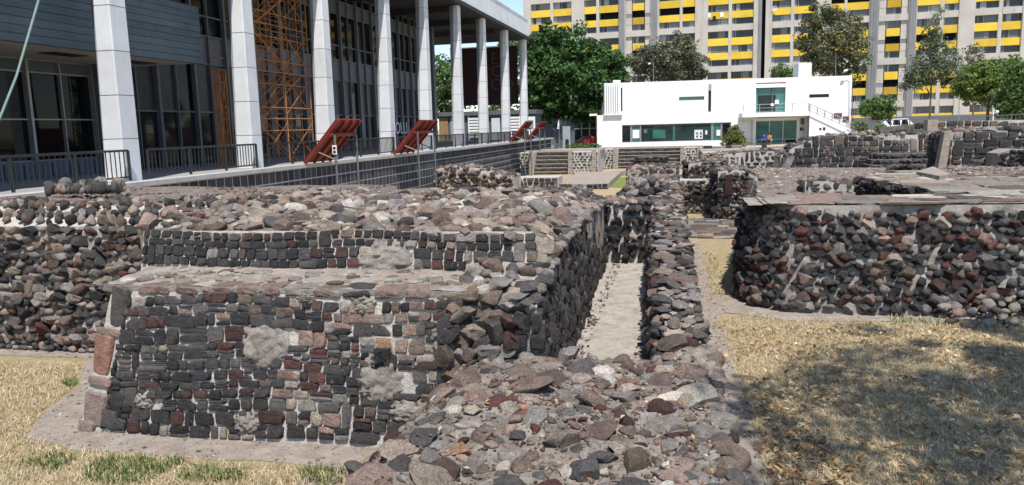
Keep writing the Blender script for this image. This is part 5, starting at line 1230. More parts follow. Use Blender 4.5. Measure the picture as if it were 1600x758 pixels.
def tree(name, label, base, blobs, nclump, nper, leaf, cols, trunk_r, seed, cat='tree', group=None, crad=.13, limbs=8, trunk_h=None, lean=(0, 0)):
    rg = np.random.default_rng(seed); base = np.array(base, float); o = thing(name, label, cat, WORLD, base, group)
    vol = np.array([b[3]*b[4]*b[5] for b in blobs])**.7; vol /= vol.sum(); cs = []; cr = []
    for b, v in zip(blobs, vol):
        k = max(3, int(nclump*v)); d = rg.normal(size=(k, 3)); d /= np.linalg.norm(d, axis=1)[:, None]
        r_ = rg.random(k)**.33; wob = np.array([1+.3*nz(*(q*1.7+seed)) for q in d])
        cs.append(np.array(b[:3])+d*(r_*wob)[:, None]*np.array(b[3:6])); cr += list(crad*2*min(b[3], b[5])*rg.uniform(.6, 1.4, k))
    cs = np.concatenate(cs)+base; V, F, cc = leaves(rg, cs, cr, nper, leaf, cols)
    org = ORG[o.name][1]; me = np_mesh('crown', V-org, F, M['leaf'], cc); c = bpy.data.objects.new('crown', me); COL.objects.link(c); c.parent = o
    top = np.mean([b[:3] for b in blobs], 0)+base; mb = MB(); hh = trunk_h or (top[2]-base[2])*.75
    p0 = base; p2 = base+np.array([lean[0], lean[1], hh]); p1 = (p0+p2)/2+np.array([rg.normal()*.15, rg.normal()*.15, 0])
    mb.path([p0-np.array([0, 0, .2]), p0+np.array([0, 0, .15]), p1, p2], [trunk_r*1.25, trunk_r, trunk_r*.8, trunk_r*.45], 8)
    tr = mb.build('trunk', M['bark'], o, smooth=True)
    mb = MB()
    for q in cs[rg.choice(len(cs), min(limbs, len(cs)), replace=False)]:
        s0 = p0+(p2-p0)*rg.uniform(.5, 1); md = (s0+q)/2+np.array([0, 0, -.08*np.linalg.norm(q-s0)]); mb.path([s0, md, q], [trunk_r*.45, trunk_r*.25, trunk_r*.08], 5)
    mb.build('limb', M['bark'], tr)
    return o
def pxblob(cx, cy, rx, ry, Y, base, ryd=None):
    p = WORLD.hy(cx, cy, Y)-np.array(base); s_ = Y/FPX*1.01; return (p[0], p[1], p[2], rx*s_, (ryd or (rx+ry)/2)*s_, ry*s_)
def base_at(px, Y, z=None): p = WORLD.hy(px, 200, Y); return (p[0], Y, terrain(p[0], Y) if z is None else z)
b = base_at(872, 103); tree('shade_tree', 'big dense dark green tree between the colonnade and the white building', b, [pxblob(870, 110, 58, 62, 103, b), pxblob(845, 80, 28, 40, 102, b), pxblob(905, 130, 45, 55, 104, b), pxblob(835, 130, 18, 55, 101, b), pxblob(868, 168, 50, 30, 103, b), pxblob(880, 80, 40, 28, 103, b), pxblob(848, 185, 30, 18, 102, b), pxblob(898, 172, 34, 22, 103, b)], 560, 62, .55, DKG, .35, 1, crad=.12)
b = base_at(950, 118); tree('shade_tree', 'dark round tree half hidden behind the biggest green tree', b, [pxblob(948, 110, 30, 36, 118, b), pxblob(935, 150, 30, 40, 118, b), pxblob(960, 120, 18, 30, 117, b)], 260, 60, .55, DKG, .3, 2, crad=.15)
b = base_at(1045, 121); tree('grey_tree', 'loose grey green tree behind the left part of the white roof', b, [pxblob(1040, 95, 55, 30, 121, b), pxblob(1065, 75, 22, 26, 121, b), pxblob(1015, 95, 30, 22, 121, b), pxblob(1085, 105, 22, 22, 121, b), pxblob(1055, 110, 50, 18, 122, b)], 260, 60, .42, OLV, .3, 3, crad=.2)
b = base_at(1322, 104); tree('tall_tree', 'tall brown green tree rising behind the roof block of the white building', b, [pxblob(1290, 60, 40, 48, 104, b), pxblob(1283, 28, 22, 26, 104, b), pxblob(1325, 80, 30, 40, 104, b), pxblob(1300, 100, 45, 22, 104, b), pxblob(1335, 55, 18, 30, 104, b), pxblob(1268, 60, 20, 30, 105, b)], 240, 55, .40, EUC, .28, 4, crad=.17)
b = base_at(1452, 112); tree('slender_tree', 'tall wispy grey green tree with two thin trunks, in front of the yellow bands', b, [pxblob(1462, 50, 16, 30, 112, b), pxblob(1462, 85, 28, 25, 112, b), pxblob(1440, 110, 28, 25, 112, b), pxblob(1475, 110, 30, 25, 112, b), pxblob(1425, 130, 16, 20, 112, b)], 140, 48, .36, [(.13, .17, .095), (.165, .20, .12), (.11, .14, .085)], .16, 5, crad=.22)
b = base_at(1520, 125); tree('slender_tree', 'small grey green treetop above the yellow green spreading tree', b, [pxblob(1520, 95, 16, 25, 125, b), pxblob(1522, 110, 24, 18, 125, b)], 40, 36, .42, OLV, .16, 6, crad=.25)
b = base_at(1542, 98); tree('spreading_tree', 'spreading yellow green tree behind the far low wall', b, [pxblob(1545, 125, 50, 30, 98, b), pxblob(1520, 135, 28, 24, 98, b), pxblob(1575, 115, 35, 28, 98, b)], 200, 60, .40, YGR, .22, 7, crad=.17)
b = base_at(1598, 90); tree('shade_tree', 'dark green tree cut by the right edge of the photo', b, [pxblob(1600, 140, 38, 42, 90, b), pxblob(1590, 165, 30, 24, 90, b)], 170, 60, .40, MID, .25, 8, crad=.2)
b = base_at(1373, 90); tree('round_shrub', 'round leafy shrub beside the white van', b, [pxblob(1373, 168, 27, 18, 90, b), pxblob(1360, 174, 16, 14, 90, b), pxblob(1385, 173, 18, 14, 90, b)], 90, 40, .30, MID, .12, 9, 'shrub', crad=.22)
b = base_at(1222, 112); tree('round_shrub', 'small bright green treetop just behind the white roof', b, [pxblob(1222, 113, 22, 11, 112, b)], 40, 36, .35, MID, .14, 10, 'tree', crad=.3)
p = WHT.hy(1145, 226, -3.2); b = tuple(WHT.world(p)); tree('leafy_shrub', 'yellow green leafy shrub in front of the white wall and its window strip', b, [pxblob(1146, 213, 12, 12, b[1], b), pxblob(1154, 221, 11, 9, b[1], b), pxblob(1136, 223, 9, 7, b[1], b), pxblob(1148, 204, 7, 8, b[1], b)], 90, 30, .26, [(.13, .15, .035), (.17, .18, .05), (.09, .12, .03), (.26, .25, .12)], .05, 12, 'shrub', crad=.3, limbs=12)
b = base_at(690, 118, 1.9); tree('shade_tree', 'green tree seen through the gap left of the maroon banner', b, [pxblob(692, 125, 22, 42, 118, b), pxblob(690, 165, 24, 22, 118, b)], 130, 40, .5, MID, .3, 13, crad=.2)
b = base_at(775, 121, 1.9); tree('shade_tree', 'green tree behind the maroon banner', b, [pxblob(770, 150, 60, 32, 121, b), pxblob(800, 105, 24, 60, 121, b)], 170, 40, .5, DKG+MID, .3, 14, crad=.17)
b = base_at(915, 91.8, .35); tree('hedge', 'low clipped green hedge below the parked red car', b, [pxblob(x, 228.5, 8, 3.6, 91.8, b) for x in (893, 903, 913, 923, 931)], 60, 26, .2, MID, .04, 15, 'hedge', crad=.45)
for px, py, Y, lab, rx in ((1398, 207, 70, 'pale green agave clump by the fence foot', 9), (1376, 202, 71, 'dark green bush behind the fence, left of the lava wall', 10), (1345, 198, 72, 'dark green bush behind the fence by the stair corner', 10)):
    b = base_at(px, Y, 1.0); tree('low_bush', lab, b, [pxblob(px, py, rx, 6, Y, b)], 26, 24, .25, MID if rx > 9 else [(.16, .19, .12), (.2, .22, .15)], .05, 20+px, 'bush', crad=.4)
# trees beside and behind the camera that shade the right lawn
tree('shade_tree', 'tree standing outside the frame whose dappled shade falls on the right lawn', (11, -2.5, 0), [(-6.5, 3.4, 11.6, 2.2, 2.4, 1.3), (-4.4, 5.0, 12.2, 2.6, 2.2, 1.4), (-3.2, 2.0, 12.4, 2.6, 2.4, 1.4), (-5.1, 1.0, 11.8, 2.3, 1.8, 1.2), (-1.8, 6.2, 11.8, 2.4, 1.8, 1.0), (-.8, 3.6, 12, 2.4, 2.2, 1.2), (-3.6, 7.0, 11.6, 2.0, 1.2, .9)], 220, 150, .14, MID, .24, 31, crad=.22, limbs=24)
# ================================================================== STREET THINGS
def lamp_post(px, pytop, Y, label, mat, arm, name='street_lamp', r_=.07, double=False):
    x, y, z = base_at(px, Y); t = WORLD.hy(px, pytop, Y); o = thing(name, label, 'street lamp' if name == 'street_lamp' else 'pole', WORLD, (x, y, z))
    MB().path([(x, y, z), (t[0], y, t[2])], [r_, r_*.6], 8).build('pole', M[mat], o)
    if arm:
        MB().path([(t[0], y, t[2]-.1), (t[0]+arm*.3, y, t[2]+.25), (t[0]+arm, y, t[2]+.1)], [r_*.5, r_*.5, r_*.5], 6).build('arm', M[mat], o)
        MB().path([(t[0]+arm*.8, y, t[2]+.12), (t[0]+arm*1.2, y, t[2]+.05), (t[0]+arm*1.5, y, t[2]-.02)], [.06, .16, .05], 8).build('lamp_head', M['white_wall'], o)
    return o
lamp_post(1021, 100, 112, 'green street lamp behind the white roof, in front of the grey green tree', 'green_pole', -.5)
lamp_post(1306, 82, 101, 'thin pale mast behind the white roof near the tall tree', 'steel', 0, 'mast', .05)
lamp_post(1332, 111, 93.4, 'camera pole with a white curved head at the right end of the white building', 'mullion_dark', -.7, 'camera_pole', .07)
lamp_post(1499, 148, 88, 'thin green pole between the slender trees', 'green_pole', 0, 'mast', .06)
lamp_post(1552, 176, 70, 'short white lamp post behind the far low wall', 'white_wall', .3)
# fence at the right back
fa, fb_ = WORLD.hy(1334, 192, 66), WORLD.hy(1720, 188, 58); gz = 1.15
railing('fence', 'long grey metal fence along the far edge of the ruins', WORLD, (fa[0], 66, gz), (fb_[0], 58, gz+.35), 1.9, None, step=.28, posts=12, mat='mullion_dark', r_=.022)
# ivy covered dark boundary behind the fence
mb = MB(); a, b = WORLD.hy(1334, 190, 128), WORLD.hy(1700, 185, 122)
tag(mb.hexa([(a[0], 128, 1), (b[0], 122, 1), (b[0], 123, 1), (a[0], 129, 1), (a[0], 128, 3.4), (b[0], 122, 3.6), (b[0], 123, 3.6), (a[0], 129, 3.4)]).build('boundary_wall', M['mullion_dark'], None, WORLD, ((a[0]+b[0])/2, 125, 1)), 'dark boundary wall at the foot of the right apartment block', 'wall')
tag(MB().box(-60, 220, 104, 113.5, .3, .5).build('road', M['asphalt'], None, WORLD, (0, 110, .45)), kind='structure')
# cars
def car(label, cat, fr, org, rot, paint, van=False):
    L, Wd, Hh = (4.9, 1.85, 1.95) if van else (4.3, 1.72, 1.42)
    a = math.radians(rot); F2 = Frame(org[0], org[1], rot); o = thing('parked_van' if van else 'parked_car', label, cat, F2, (0, 0, org[2])); z0 = org[2]
    prof = [(0, .35), (0, .95), (.15, 1.0), (.25, 1.85), (3.3, 1.92), (4.1, 1.12), (4.85, .95), (4.9, .4)] if van else [(0, .35), (.02, .82), (.55, .95), (1.2, 1.38), (2.5, 1.42), (3.2, .98), (4.15, .82), (4.3, .4)]
    n = len(prof); mb = MB(); ins = [.0 if z < 1.05 else .14 for _, z in prof]
    pts = [(x-L/2, -Wd/2+i_, z0+z) for (x, z), i_ in zip(prof, ins)]+[(x-L/2, Wd/2-i_, z0+z) for (x, z), i_ in zip(prof, ins)]
    mb.add(pts, [tuple(range(n-1, -1, -1)), tuple(range(n, 2*n))]+[(i, (i+1) % n, n+(i+1) % n, n+i) for i in range(n)])
    mb.build('body', M[paint], o)
    wins = [(.5, 1.35), (1.45, 2.4), (2.5, 3.35)] if van else [(.95, 1.75), (1.85, 2.75)]
    zb, zt = (1.15, 1.75) if van else (.98, 1.32)
    for p, q in wins:
        for sd in (-1, 1):
            y = sd*(Wd/2-.05); y2 = sd*(Wd/2-.135); MB().hexa([(p-L/2, min(y, y-sd*.04), z0+zb), (q-L/2, min(y, y-sd*.04), z0+zb), (q-L/2, max(y, y-sd*.04), z0+zb), (p-L/2, max(y, y-sd*.04), z0+zb), (p+.1-L/2, min(y2, y2-sd*.04), z0+zt), (q-.1-L/2, min(y2, y2-sd*.04), z0+zt), (q-.1-L/2, max(y2, y2-sd*.04), z0+zt), (p+.1-L/2, max(y2, y2-sd*.04), z0+zt)]).build('window', M['glass'], o)
    for wx in (.85, L-.9):
        for sd in (-1, 1):
            y = sd*(Wd/2-.1); wl = MB().tube((wx-L/2, y-sd*.1, z0+.33), (wx-L/2, y+sd*.11, z0+.33), .33, 16).build('wheel', M['rubber'], o); MB().tube((wx-L/2, y+sd*.1, z0+.33), (wx-L/2, y+sd*.125, z0+.33), .19, 12).build('rim', M['steel'], wl)
    for sd in (-1, 1):
        y = sd*(Wd/2-.25); MB().box(L/2-.06, L/2+.01, y-.18, y+.18, z0+.62, z0+.78).build('headlight', M['white_print'], o); MB().box(-L/2-.015, -L/2+.05, y-.14, y+.14, z0+.66, z0+.82).build('tail_light', M['lamp_red'], o)
    MB().box(-L/2-.03, -L/2+.1, -Wd/2+.08, Wd/2-.08, z0+.36, z0+.52).build('bumper', M['rubber'], o); MB().box(L/2-.1, L/2+.04, -Wd/2+.08, Wd/2-.08, z0+.36, z0+.52).build('bumper', M['rubber'], o)
    return o
p = WORLD.hy(923, 215, 105); car('red car parked left of the white building, partly hidden by its corner', 'car', WORLD, (p[0], 105, .52), 4, 'car_red')
p = WORLD.hy(903, 210, 110); car('dark teal car parked behind the red car', 'car', WORLD, (p[0], 110, .52), 12, 'car_teal')
p = WORLD.hy(1403, 190, 97); car('white van parked behind the fence and the lava wall', 'van', WORLD, (p[0], 97, terrain(p[0], 97)), 2, 'car_white', True)
sb = thing('side_building', 'dark glazed building behind the red car, with grey window frames', 'building', WORLD, (11, 124, .5))
a, b = WORLD.hy(896, 200, 124), WORLD.hy(946, 200, 124); MB().box(a[0], b[0], 124, 130, 0, 8).build('wall', M['black_metal'], sb)
for i in range(5):
    x = a[0]+(b[0]-a[0])*i/4; MB().box(x-.09, x+.09, 123.9, 124.05, 0, 8).build('mullion', M['steel'], sb)
    if i < 4:
        for j in range(3): MB().box(x+.1, x+(b[0]-a[0])/4-.1, 123.93, 123.99, .6+2.4*j, 2.7+2.4*j).build('window', M['glass_dim'], sb)
for k in range(3): MB().box(a[0], b[0], 123.88, 124.06, .4+2.4*k, .55+2.4*k).build('transom', M['steel'], sb)
# grey gate pillar under the big tree and small flag
p = WORLD.hy(885, 222, 97); gp_ = thing('gate_pillar', 'grey pillar with a dark round topped niche under the big green tree', 'pillar', WORLD, (p[0], 97, .4))
MB().box(p[0]-.45, p[0]+.5, 97, 97.8, .3, 3.3).build('shaft', M['steel'], gp_)
mb = MB(); pol = [(.1*math.cos(math.pi*k/8)*2.2+.08, 1.1+.22*math.sin(math.pi*k/8)) for k in range(9)]+[(-.14, 0), (.30, 0)]; m_ = len(pol)
mb.add([(p[0]+x, 96.96, .4+z) for x, z in pol]+[(p[0]+x, 97.01, .4+z) for x, z in pol], [tuple(range(m_)), tuple(range(2*m_-1, m_-1, -1))]+[(i, m_+i, m_+(i+1) % m_, (i+1) % m_) for i in range(m_)]); mb.build('niche', M['recess'], gp_)
a, b = WORLD.hy(818, 200, 101.5), WORLD.hy(898, 200, 101.5); dw = thing('metal_gate', 'dark metal boundary gate in the shade under the big green tree', 'gate', WORLD, ((a[0]+b[0])/2, 101.5, .4))
for i in range(14):
    x = a[0]+(b[0]-a[0])*i/14; MB().box(x+.015, x+(b[0]-a[0])/14-.015, 101.5, 101.56, .3, 4.2).build('board', M['grey_panel'], dw)
MB().box(a[0], b[0], 101.57, 101.65, .3, 4.3).build('frame', M['black_metal'], dw)
p = WORLD.hy(874, 200, 98); fl_ = thing('small_flag', 'small white flag on a thin staff under the big green tree', 'flag', WORLD, (p[0], 98, .4))
MB().tube((p[0], 98, .3), (p[0], 98, 4.2), .03, 5).build('staff', M['steel'], fl_); MB().grid((p[0]-.3, 98, 3.0), (p[0]-.03, 98, 3.0), (p[0], 98, 4.1), (p[0]-.1, 98, 4.1), 4, 6, .08, 3).build('cloth', M['white_print'], fl_)
p = BLD.hx(830, 195, .9); a = BLD.hy(823, 205, 66); sgn = thing('notice_board', 'white notice board standing beside the last white column', 'notice board', BLD, (a[0], 66, PZ))
MB().box(a[0]-.1, a[0]+1.0, 66, 66.08, PZ+.4, PZ+2.6).build('board', M['white_print'], sgn); MB().box(a[0]+.1, a[0]+.8, 65.98, 65.995, PZ+1.2, PZ+2.2).build('picture', M['green_pole'], sgn)
for x in (-.05, .95): MB().tube((a[0]+x, 66.04, PZ), (a[0]+x, 66.04, PZ+.6), .04, 5).build('post', M['steel'], sgn)
a, b = BLD.hx(824, 220, .9), BLD.hx(860, 222, .9)
railing('railing', 'dark railing at the far end of the tiled wall under the big tree', BLD, (.9, 63.8, PZ+.05), (.9, 75.5, PZ+.05), 1.0, None, step=.3)
# ================================================================== PEOPLE
def person(label, fr, org, turn, shirt, seed, arms, step, hair='short'):
    o = bpy.data.objects.new('person', None); COL.objects.link(o); wp = fr.world(org); o.location = wp; o.rotation_euler = (0, 0, turn); tag(o, label, 'person')
    def skin(name, verts, edges, root, mat, lev=2):
        me = bpy.data.meshes.new(name); me.from_pydata([v[:3] for v in verts], [], edges); ob = bpy.data.objects.new(name, me); COL.objects.link(ob)
        md = ob.modifiers.new('s', 'SKIN')
        if not me.skin_vertices: bpy.context.view_layer.objects.active = ob
        for i, v in enumerate(verts):
            r_ = v[3] if hasattr(v[3], '__len__') else (v[3], v[3]); me.skin_vertices[0].data[i].radius = r_; me.skin_vertices[0].data[i].use_root = (i == root)
        sb_ = ob.modifiers.new('u', 'SUBSURF'); sb_.levels = lev; sb_.render_levels = lev
        dg = bpy.context.evaluated_depsgraph_get(); m2 = bpy.data.meshes.new_from_object(ob.evaluated_get(dg)); bpy.data.objects.remove(ob)
        m2.materials.clear(); m2.materials.append(mat); m2.polygons.foreach_set('use_smooth', [True]*len(m2.polygons))
        q = bpy.data.objects.new(name, m2); COL.objects.link(q); q.parent = o; return q
    V = [(0, 0, .95, (.15, .11)), (0, 0, 1.15, (.14, .10)), (0, 0, 1.36, (.17, .11)), (0, 0, 1.47, .06), (0, -.01, 1.53, .055), (0, -.02, 1.62, (.075, .095)), (0, -.01, 1.69, (.07, .085)), (0, -.115, 1.60, .013)]
    E = [(0, 1), (1, 2), (2, 3), (3, 4), (4, 5), (5, 6), (5, 7)]
    for sd, (el, ha) in zip((-1, 1), arms):
        b = len(V); V += [(sd*.18, 0, 1.40, .06), (sd*el[0], el[1], el[2], .042), (sd*ha[0], ha[1], ha[2], .028)]; E += [(2, b), (b, b+1), (b+1, b+2)]
        h0 = np.array([sd*ha[0], ha[1], ha[2]]); d = h0-np.array([sd*el[0], el[1], el[2]]); d /= np.linalg.norm(d); V.append(tuple(h0+d*.07)+((.035, .018),)); E.append((b+2, b+3)); pl = b+3
        sidev = np.cross(d, [0, 0, 1.0]); sidev /= np.linalg.norm(sidev)+1e-6
        for k in range(4): q = len(V); base = h0+d*.08+sidev*(k-1.5)*.02; V.append(tuple(base+d*(.04+.01*(k in (1, 2))))+(.009,)); V.append(tuple(base+d*(.07+.012*(k in (1, 2)))+np.array([0, -.01, -.01]))+(.007,)); E += [(pl, q), (q, q+1)]
        q = len(V); V.append(tuple(h0+d*.04+sidev*.045)+(.010,)); V.append(tuple(h0+d*.075+sidev*.055)+(.008,)); E += [(b+2, q), (q, q+1)]
    for sd, st in zip((-1, 1), step):
        b = len(V); V += [(sd*.09, 0, .88, (.095, .10)), (sd*.10, st[0], .50, .06), (sd*.10, st[1], .10, .042), (sd*.11, st[1]-.15, .045, (.045, .035))]; E += [(0, b), (b, b+1), (b+1, b+2), (b+2, b+3)]
    skin('body', V, E, 0, M['skin'])
    sv = [(0, 0, .93, (.175, .125)), (0, 0, 1.15, (.165, .125)), (0, 0, 1.37, (.195, .13)), (0, 0, 1.46, .075)]; se = [(0, 1), (1, 2), (2, 3)]
    for sd, (el, ha) in zip((-1, 1), arms):
        b = len(sv); k = .25; sv += [(sd*.19, 0, 1.40, .075), (sd*el[0], el[1], el[2], .058), (sd*(el[0]*(1-k)+ha[0]*k), el[1]*(1-k)+ha[1]*k, el[2]*(1-k)+ha[2]*k, .052)]; se += [(2, b), (b, b+1), (b+1, b+2)]
    skin('shirt', sv, se, 0, M[shirt])
    tv = [(0, 0, .97, (.165, .12)), (0, 0, .88, (.16, .125))]; te_ = [(0, 1)]
    for sd, st in zip((-1, 1), step):
        b = len(tv); tv += [(sd*.095, 0, .78, .10), (sd*.10, st[0], .50, .075), (sd*.10, st[1], .12, .06)]; te_ += [(1, b), (b, b+1), (b+1, b+2)]
    skin('trousers', tv, te_, 0, M['dark_cloth'])
    for sd, st in zip((-1, 1), step): skin('shoe', [(sd*.10, st[1]+.03, .05, (.05, .05)), (sd*.11, st[1]-.16, .04, (.05, .035))], [(0, 1)], 0, M['black_metal'])
    hv = [(0, .02, 1.66, (.088, .10)), (0, .0, 1.72, (.08, .095))]; he = [(0, 1)]
    if hair == 'long': hv += [(0, .09, 1.55, (.09, .05)), (0, .10, 1.40, (.07, .04))]; he += [(0, 2), (2, 3)]
    skin('hair', hv, he, 0, M['hair'])
    for sd in (-1, 1): MB().tube((sd*.032, -.098, 1.63), (sd*.032, -.112, 1.63), .011, 6).build('eye', M['hair'], o)
    return o
fx0 = WHT.hy(1193.5, 227, -1.6); fx1 = WHT.hy(1202, 227, -1.7)
person('person in a blue jacket and dark trousers walking before the glass entrance', WHT, (fx0[0], -1.6, fz), R(150), 'blue_cloth', 1, (((.27, .03, 1.13), (.25, -.12, .90)), ((.27, -.02, 1.13), (.24, .10, .90))), ((-.10, -.02), (.02, .16)))
person('person with dark hair in an orange top and dark trousers by the glass entrance', WHT, (fx1[0], -1.7, fz), R(-35), 'orange_cloth', 2, (((.25, -.05, 1.14), (.06, -.24, 1.10)), ((.25, .0, 1.13), (.22, -.12, .92))), ((-.05, 0), (.02, .10)), 'long')
bg_ = WHT.world((fx1[0]+.22, -1.85, fz+.72)); bgo = MB(); bgo.path([(bg_[0], bg_[1], bg_[2]), (bg_[0], bg_[1], bg_[2]+.12), (bg_[0], bg_[1], bg_[2]+.26)], [.08, .11, .07], 8)
tag(bgo.build('hand_bag', M['coping'], None, WORLD, tuple(bg_), smooth=True), 'small pale bag carried by the person in orange', 'bag')
# ================================================================== GRASS, LEAVES
def region_pts(rng, poly, n):
    P = np.array(poly); lo, hi = P.min(0), P.max(0); out = []
    q = rng.uniform(lo, hi, (n, 2))
    ins = np.zeros(n, bool); j = len(P)-1
    for i in range(len(P)):
        c = (P[i, 1] > q[:, 1]) != (P[j, 1] > q[:, 1]); xx = (P[j, 0]-P[i, 0])*(q[:, 1]-P[i, 1])/(P[j, 1]-P[i, 1]+1e-12)+P[i, 0]; ins ^= c & (q[:, 0] < xx); j = i
    return q[ins]
def blades(name, poly, n, hmin, hmax, cols, seed, wts=None, width=.004, lay=1.0, mask=None, label=None):
    rg = np.random.default_rng(seed); q = region_pts(rg, poly, n)
    if mask is not None: q = q[np.array([mask(x, y) for x, y in q])]
    k = len(q); a = rg.uniform(0, 6.283, k); h = rg.uniform(hmin, hmax, k); ln = h*lay*rg.uniform(.3, 1.6, k)
    P = np.array([SITE.world((x, y, 0)) for x, y in q]); P[:, 2] = .0
    d = np.stack([np.cos(a), np.sin(a), 0*a], 1); s_ = np.stack([-np.sin(a), np.cos(a), 0*a], 1)*width*rg.uniform(.6, 1.6, k)[:, None]
    mid = P+d*ln[:, None]*.4; mid[:, 2] += h*.75; tip = P+d*ln[:, None]; tip[:, 2] += h
    V = np.stack([P-s_, P+s_, mid+s_*.8, tip, mid-s_*.8], 1).reshape(-1, 3); b = np.arange(k)*5
    F = np.concatenate([np.stack([b, b+1, b+2], 1), np.stack([b, b+2, b+4], 1), np.stack([b+4, b+2, b+3], 1)])
    cc = np.array(cols)[rg.choice(len(cols), size=k, p=wts)]*rg.uniform(.75, 1.25, (k, 1))
    me = np_mesh(name, V, F, M['blade'], np.repeat(cc, 5, 0)); o = bpy.data.objects.new(name, me); COL.objects.link(o); tag(o, kind='stuff'); return o
STRAW = [(.56, .47, .30), (.64, .555, .385), (.46, .37, .23), (.33, .255, .155), (.22, .23, .09)]
SW = [.34, .28, .2, .13, .05]
LL = [gp(-60, 566), gp(132, 570), gp(118, 604), gp(70, 640), gp(40, 684), gp(115, 706), gp(300, 720), gp(548, 736), gp(552, 800), gp(-60, 800)]
LR = [(.86, 5), (.80, 9), (.78, 13.0), (1.3, 13.6), (2, 13.1), (4, 13.2), (9, 13.2), (8, 5)]
blades('dry_grass', LL, 70000, .015, .055, STRAW, 1, SW, .003, 1.6); blades('dry_grass', LR, 120000, .015, .05, STRAW, 2, SW, .003, 1.8)
blades('dry_grass', [(.75, 15), (1.05, 15), (1.05, 20), (.75, 20)], 4000, .02, .06, STRAW, 5, SW, .004, 1.4)
GRN = [(.09, .15, .03), (.13, .18, .05), (.18, .22, .09), (.07, .11, .03)]
gpatches = [(gp(200, 735), .55, .35), (gp(120, 600), .22, .16), (gp(510, 745), .35, .2), (gp(330, 745), .4, .2), (gp(75, 725), .3, .2)]
def gm(x, y):
    for c, rx, ry in gpatches:
        if ((x-c[0])/rx)**2+((y-c[1])/ry)**2+.8*nz(x*4, y*4, 3) < .8: return True
    return False
blades('green_grass', LL, 60000, .03, .10, GRN, 3, None, .004, .7, gm)
blades('green_grass', [(3.5, 12.9), (9, 12.9), (9, 13.6), (3.5, 13.6)], 3500, .03, .10, GRN+STRAW[:2], 7, None, .004, .8, lambda x, y: nz(x*2, y*2, 8) > .1)
def fallen(poly, n, seed, mask=None, zf=None, size=(.04, .095)):
    rg = np.random.default_rng(seed); q = region_pts(rg, poly, n)
    if mask: q = q[np.array([mask(x, y) for x, y in q])]
    k = len(q); P = np.array([SITE.world((x, y, 0)) for x, y in q]); P[:, 2] = rg.uniform(.02, .05, k) if zf is None else np.array([zf(x, y) for x, y in q])
    a = rg.uniform(0, 6.28, k); L = rg.uniform(*size, k)[:, None]; t = rg.normal(0, .35, (k, 2))
    d = np.stack([np.cos(a), np.sin(a), t[:, 0]], 1)*L; s_ = np.stack([-np.sin(a), np.cos(a), t[:, 1]], 1)*L*.28; up = np.array([0, 0, 1])*L*.22
    V = np.stack([P-d*.5, P-s_+up*.6, P+s_+up*.6, P+d*.5+up*.3, P+up*.05], 1).reshape(-1, 3); b = np.arange(k)*5
    F = np.concatenate([np.stack([b, b+1, b+4], 1), np.stack([b, b+4, b+2], 1), np.stack([b+1, b+3, b+4], 1), np.stack([b+4, b+3, b+2], 1)])
    pc = np.array([(.36, .21, .09), (.46, .31, .15), (.25, .12, .06), (.55, .44, .26), (.18, .09, .05), (.40, .30, .2)])
    cc = pc[rg.integers(len(pc), size=k)]*rg.uniform(.7, 1.25, (k, 1))
    o = bpy.data.objects.new('fallen_leaves', np_mesh('fallen_leaves', V, F, M['dry_leaf'], np.repeat(cc, 5, 0))); COL.objects.link(o); return tag(o, kind='stuff')
fallen([(1.0, 4.5), (.9, 12.5), (3, 12.9), (8.5, 13.2), (8, 4.5)], 6500, 1, lambda x, y: nz(x*.9, y*.9, 4) > -.25)
fallen([(.85, 5), (.95, 9.5), (1.5, 9), (1.7, 5)], 900, 2); fallen([(4.3, 12.9), (8, 12.9), (8, 13.5), (4.3, 13.5)], 260, 3, None, lambda x, y: dry(x, y)+.05)
fallen([(-2.4, 3.5), (.3, 3.5), (.3, 7.3), (-2, 7.3)], 110, 4, None, lambda x, y: hmnd(x, y)+.07, (.03, .06))
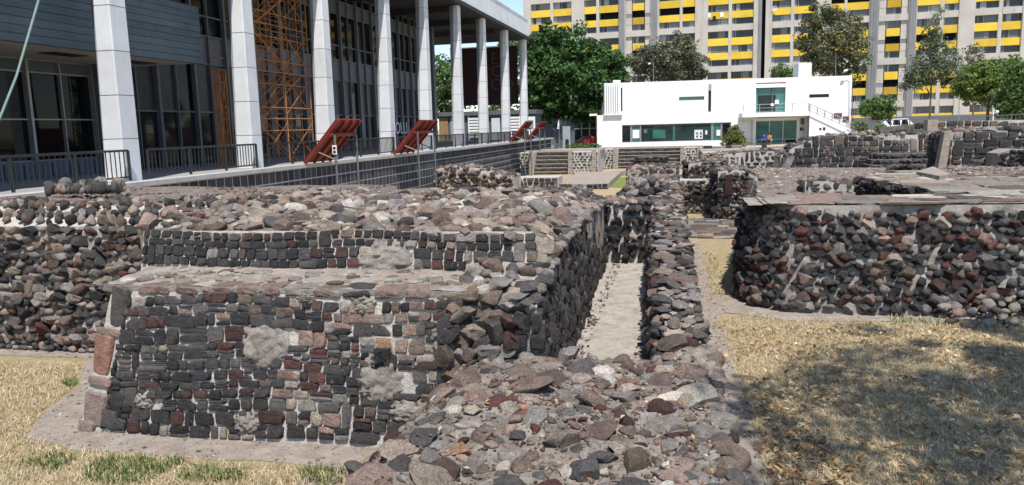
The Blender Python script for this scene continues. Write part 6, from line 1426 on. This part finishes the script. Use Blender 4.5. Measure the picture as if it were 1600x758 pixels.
fallen([(.5, 5), (.9, 5), (.9, 13), (.5, 13)], 90, 5)
def pebbles(poly, n, seed, palf=None, rmax=.022):
    rg = np.random.default_rng(seed); q = region_pts(rg, poly, n); V0, F0 = PRO['rubble', 2, 1]; VV = []; FF = []; CC = []; pf = palf or pal([(GRY, 2), (TAN, 3), (PNK, 2), (BRN, 2), (LGT, 1), (CHR, .6)])
    for i, (x, y) in enumerate(q):
        r_ = .004+rmax*rg.random()**3; w_ = SITE.world((x, y, 0)); a = rg.uniform(0, 6.28); c_, s_ = math.cos(a), math.sin(a)
        Rm = np.array([[c_, -s_, 0], [s_, c_, 0], [0, 0, 1]]); VV.append((V0*np.array([2.2*r_, 1.8*r_, 1.3*r_]))@Rm.T+np.array([w_[0], w_[1], terrain(w_[0], w_[1])+.008])); FF.append(F0+i*len(V0)); CC.append(np.tile(np.array(pf(rg)), (len(V0), 1)))
    o = bpy.data.objects.new('gravel', np_mesh('gravel', np.concatenate(VV), np.concatenate(FF), M['stone_joined'], np.concatenate(CC))); COL.objects.link(o); tag(o, kind='stuff')
pebbles(PATH_L, 4200, 1); pebbles(PATH_R, 2600, 2); pebbles(FRONT_R, 900, 3)
grow = lambda poly, k: [tuple(np.array(p)+k*np.array([nz(p[0]*1.7, p[1]*1.7, 3), nz(p[0]*1.7, p[1]*1.7, 7)])) for p in poly]
blades('dry_grass', PATH_L, 9000, .01, .045, STRAW, 11, SW, .003, 1.5, lambda x, y: y < 6.95 and nz(x*2.2, y*2.2, 6)+.5*nz(x*6, y*6, 2) > .08+.5*smooth(6.4, 6.9, y))
blades('dry_grass', PATH_R, 7000, .01, .04, STRAW, 12, SW, .003, 1.5, lambda x, y: x > .62 and nz(x*2.2, y*2.2, 6) > .02)
def floor_bits():
    sp = scatter(rng, lambda x, y: (x < -1.05 or x > -.45), (-1.2, -.25, 7.6, 15.6), lambda x, y: .51, .01, .045, PAL_MND, 1200, .6, .3, kind='rubble')
    add_stones(cl, sp, 0, rest='fallen_bits')
floor_bits()
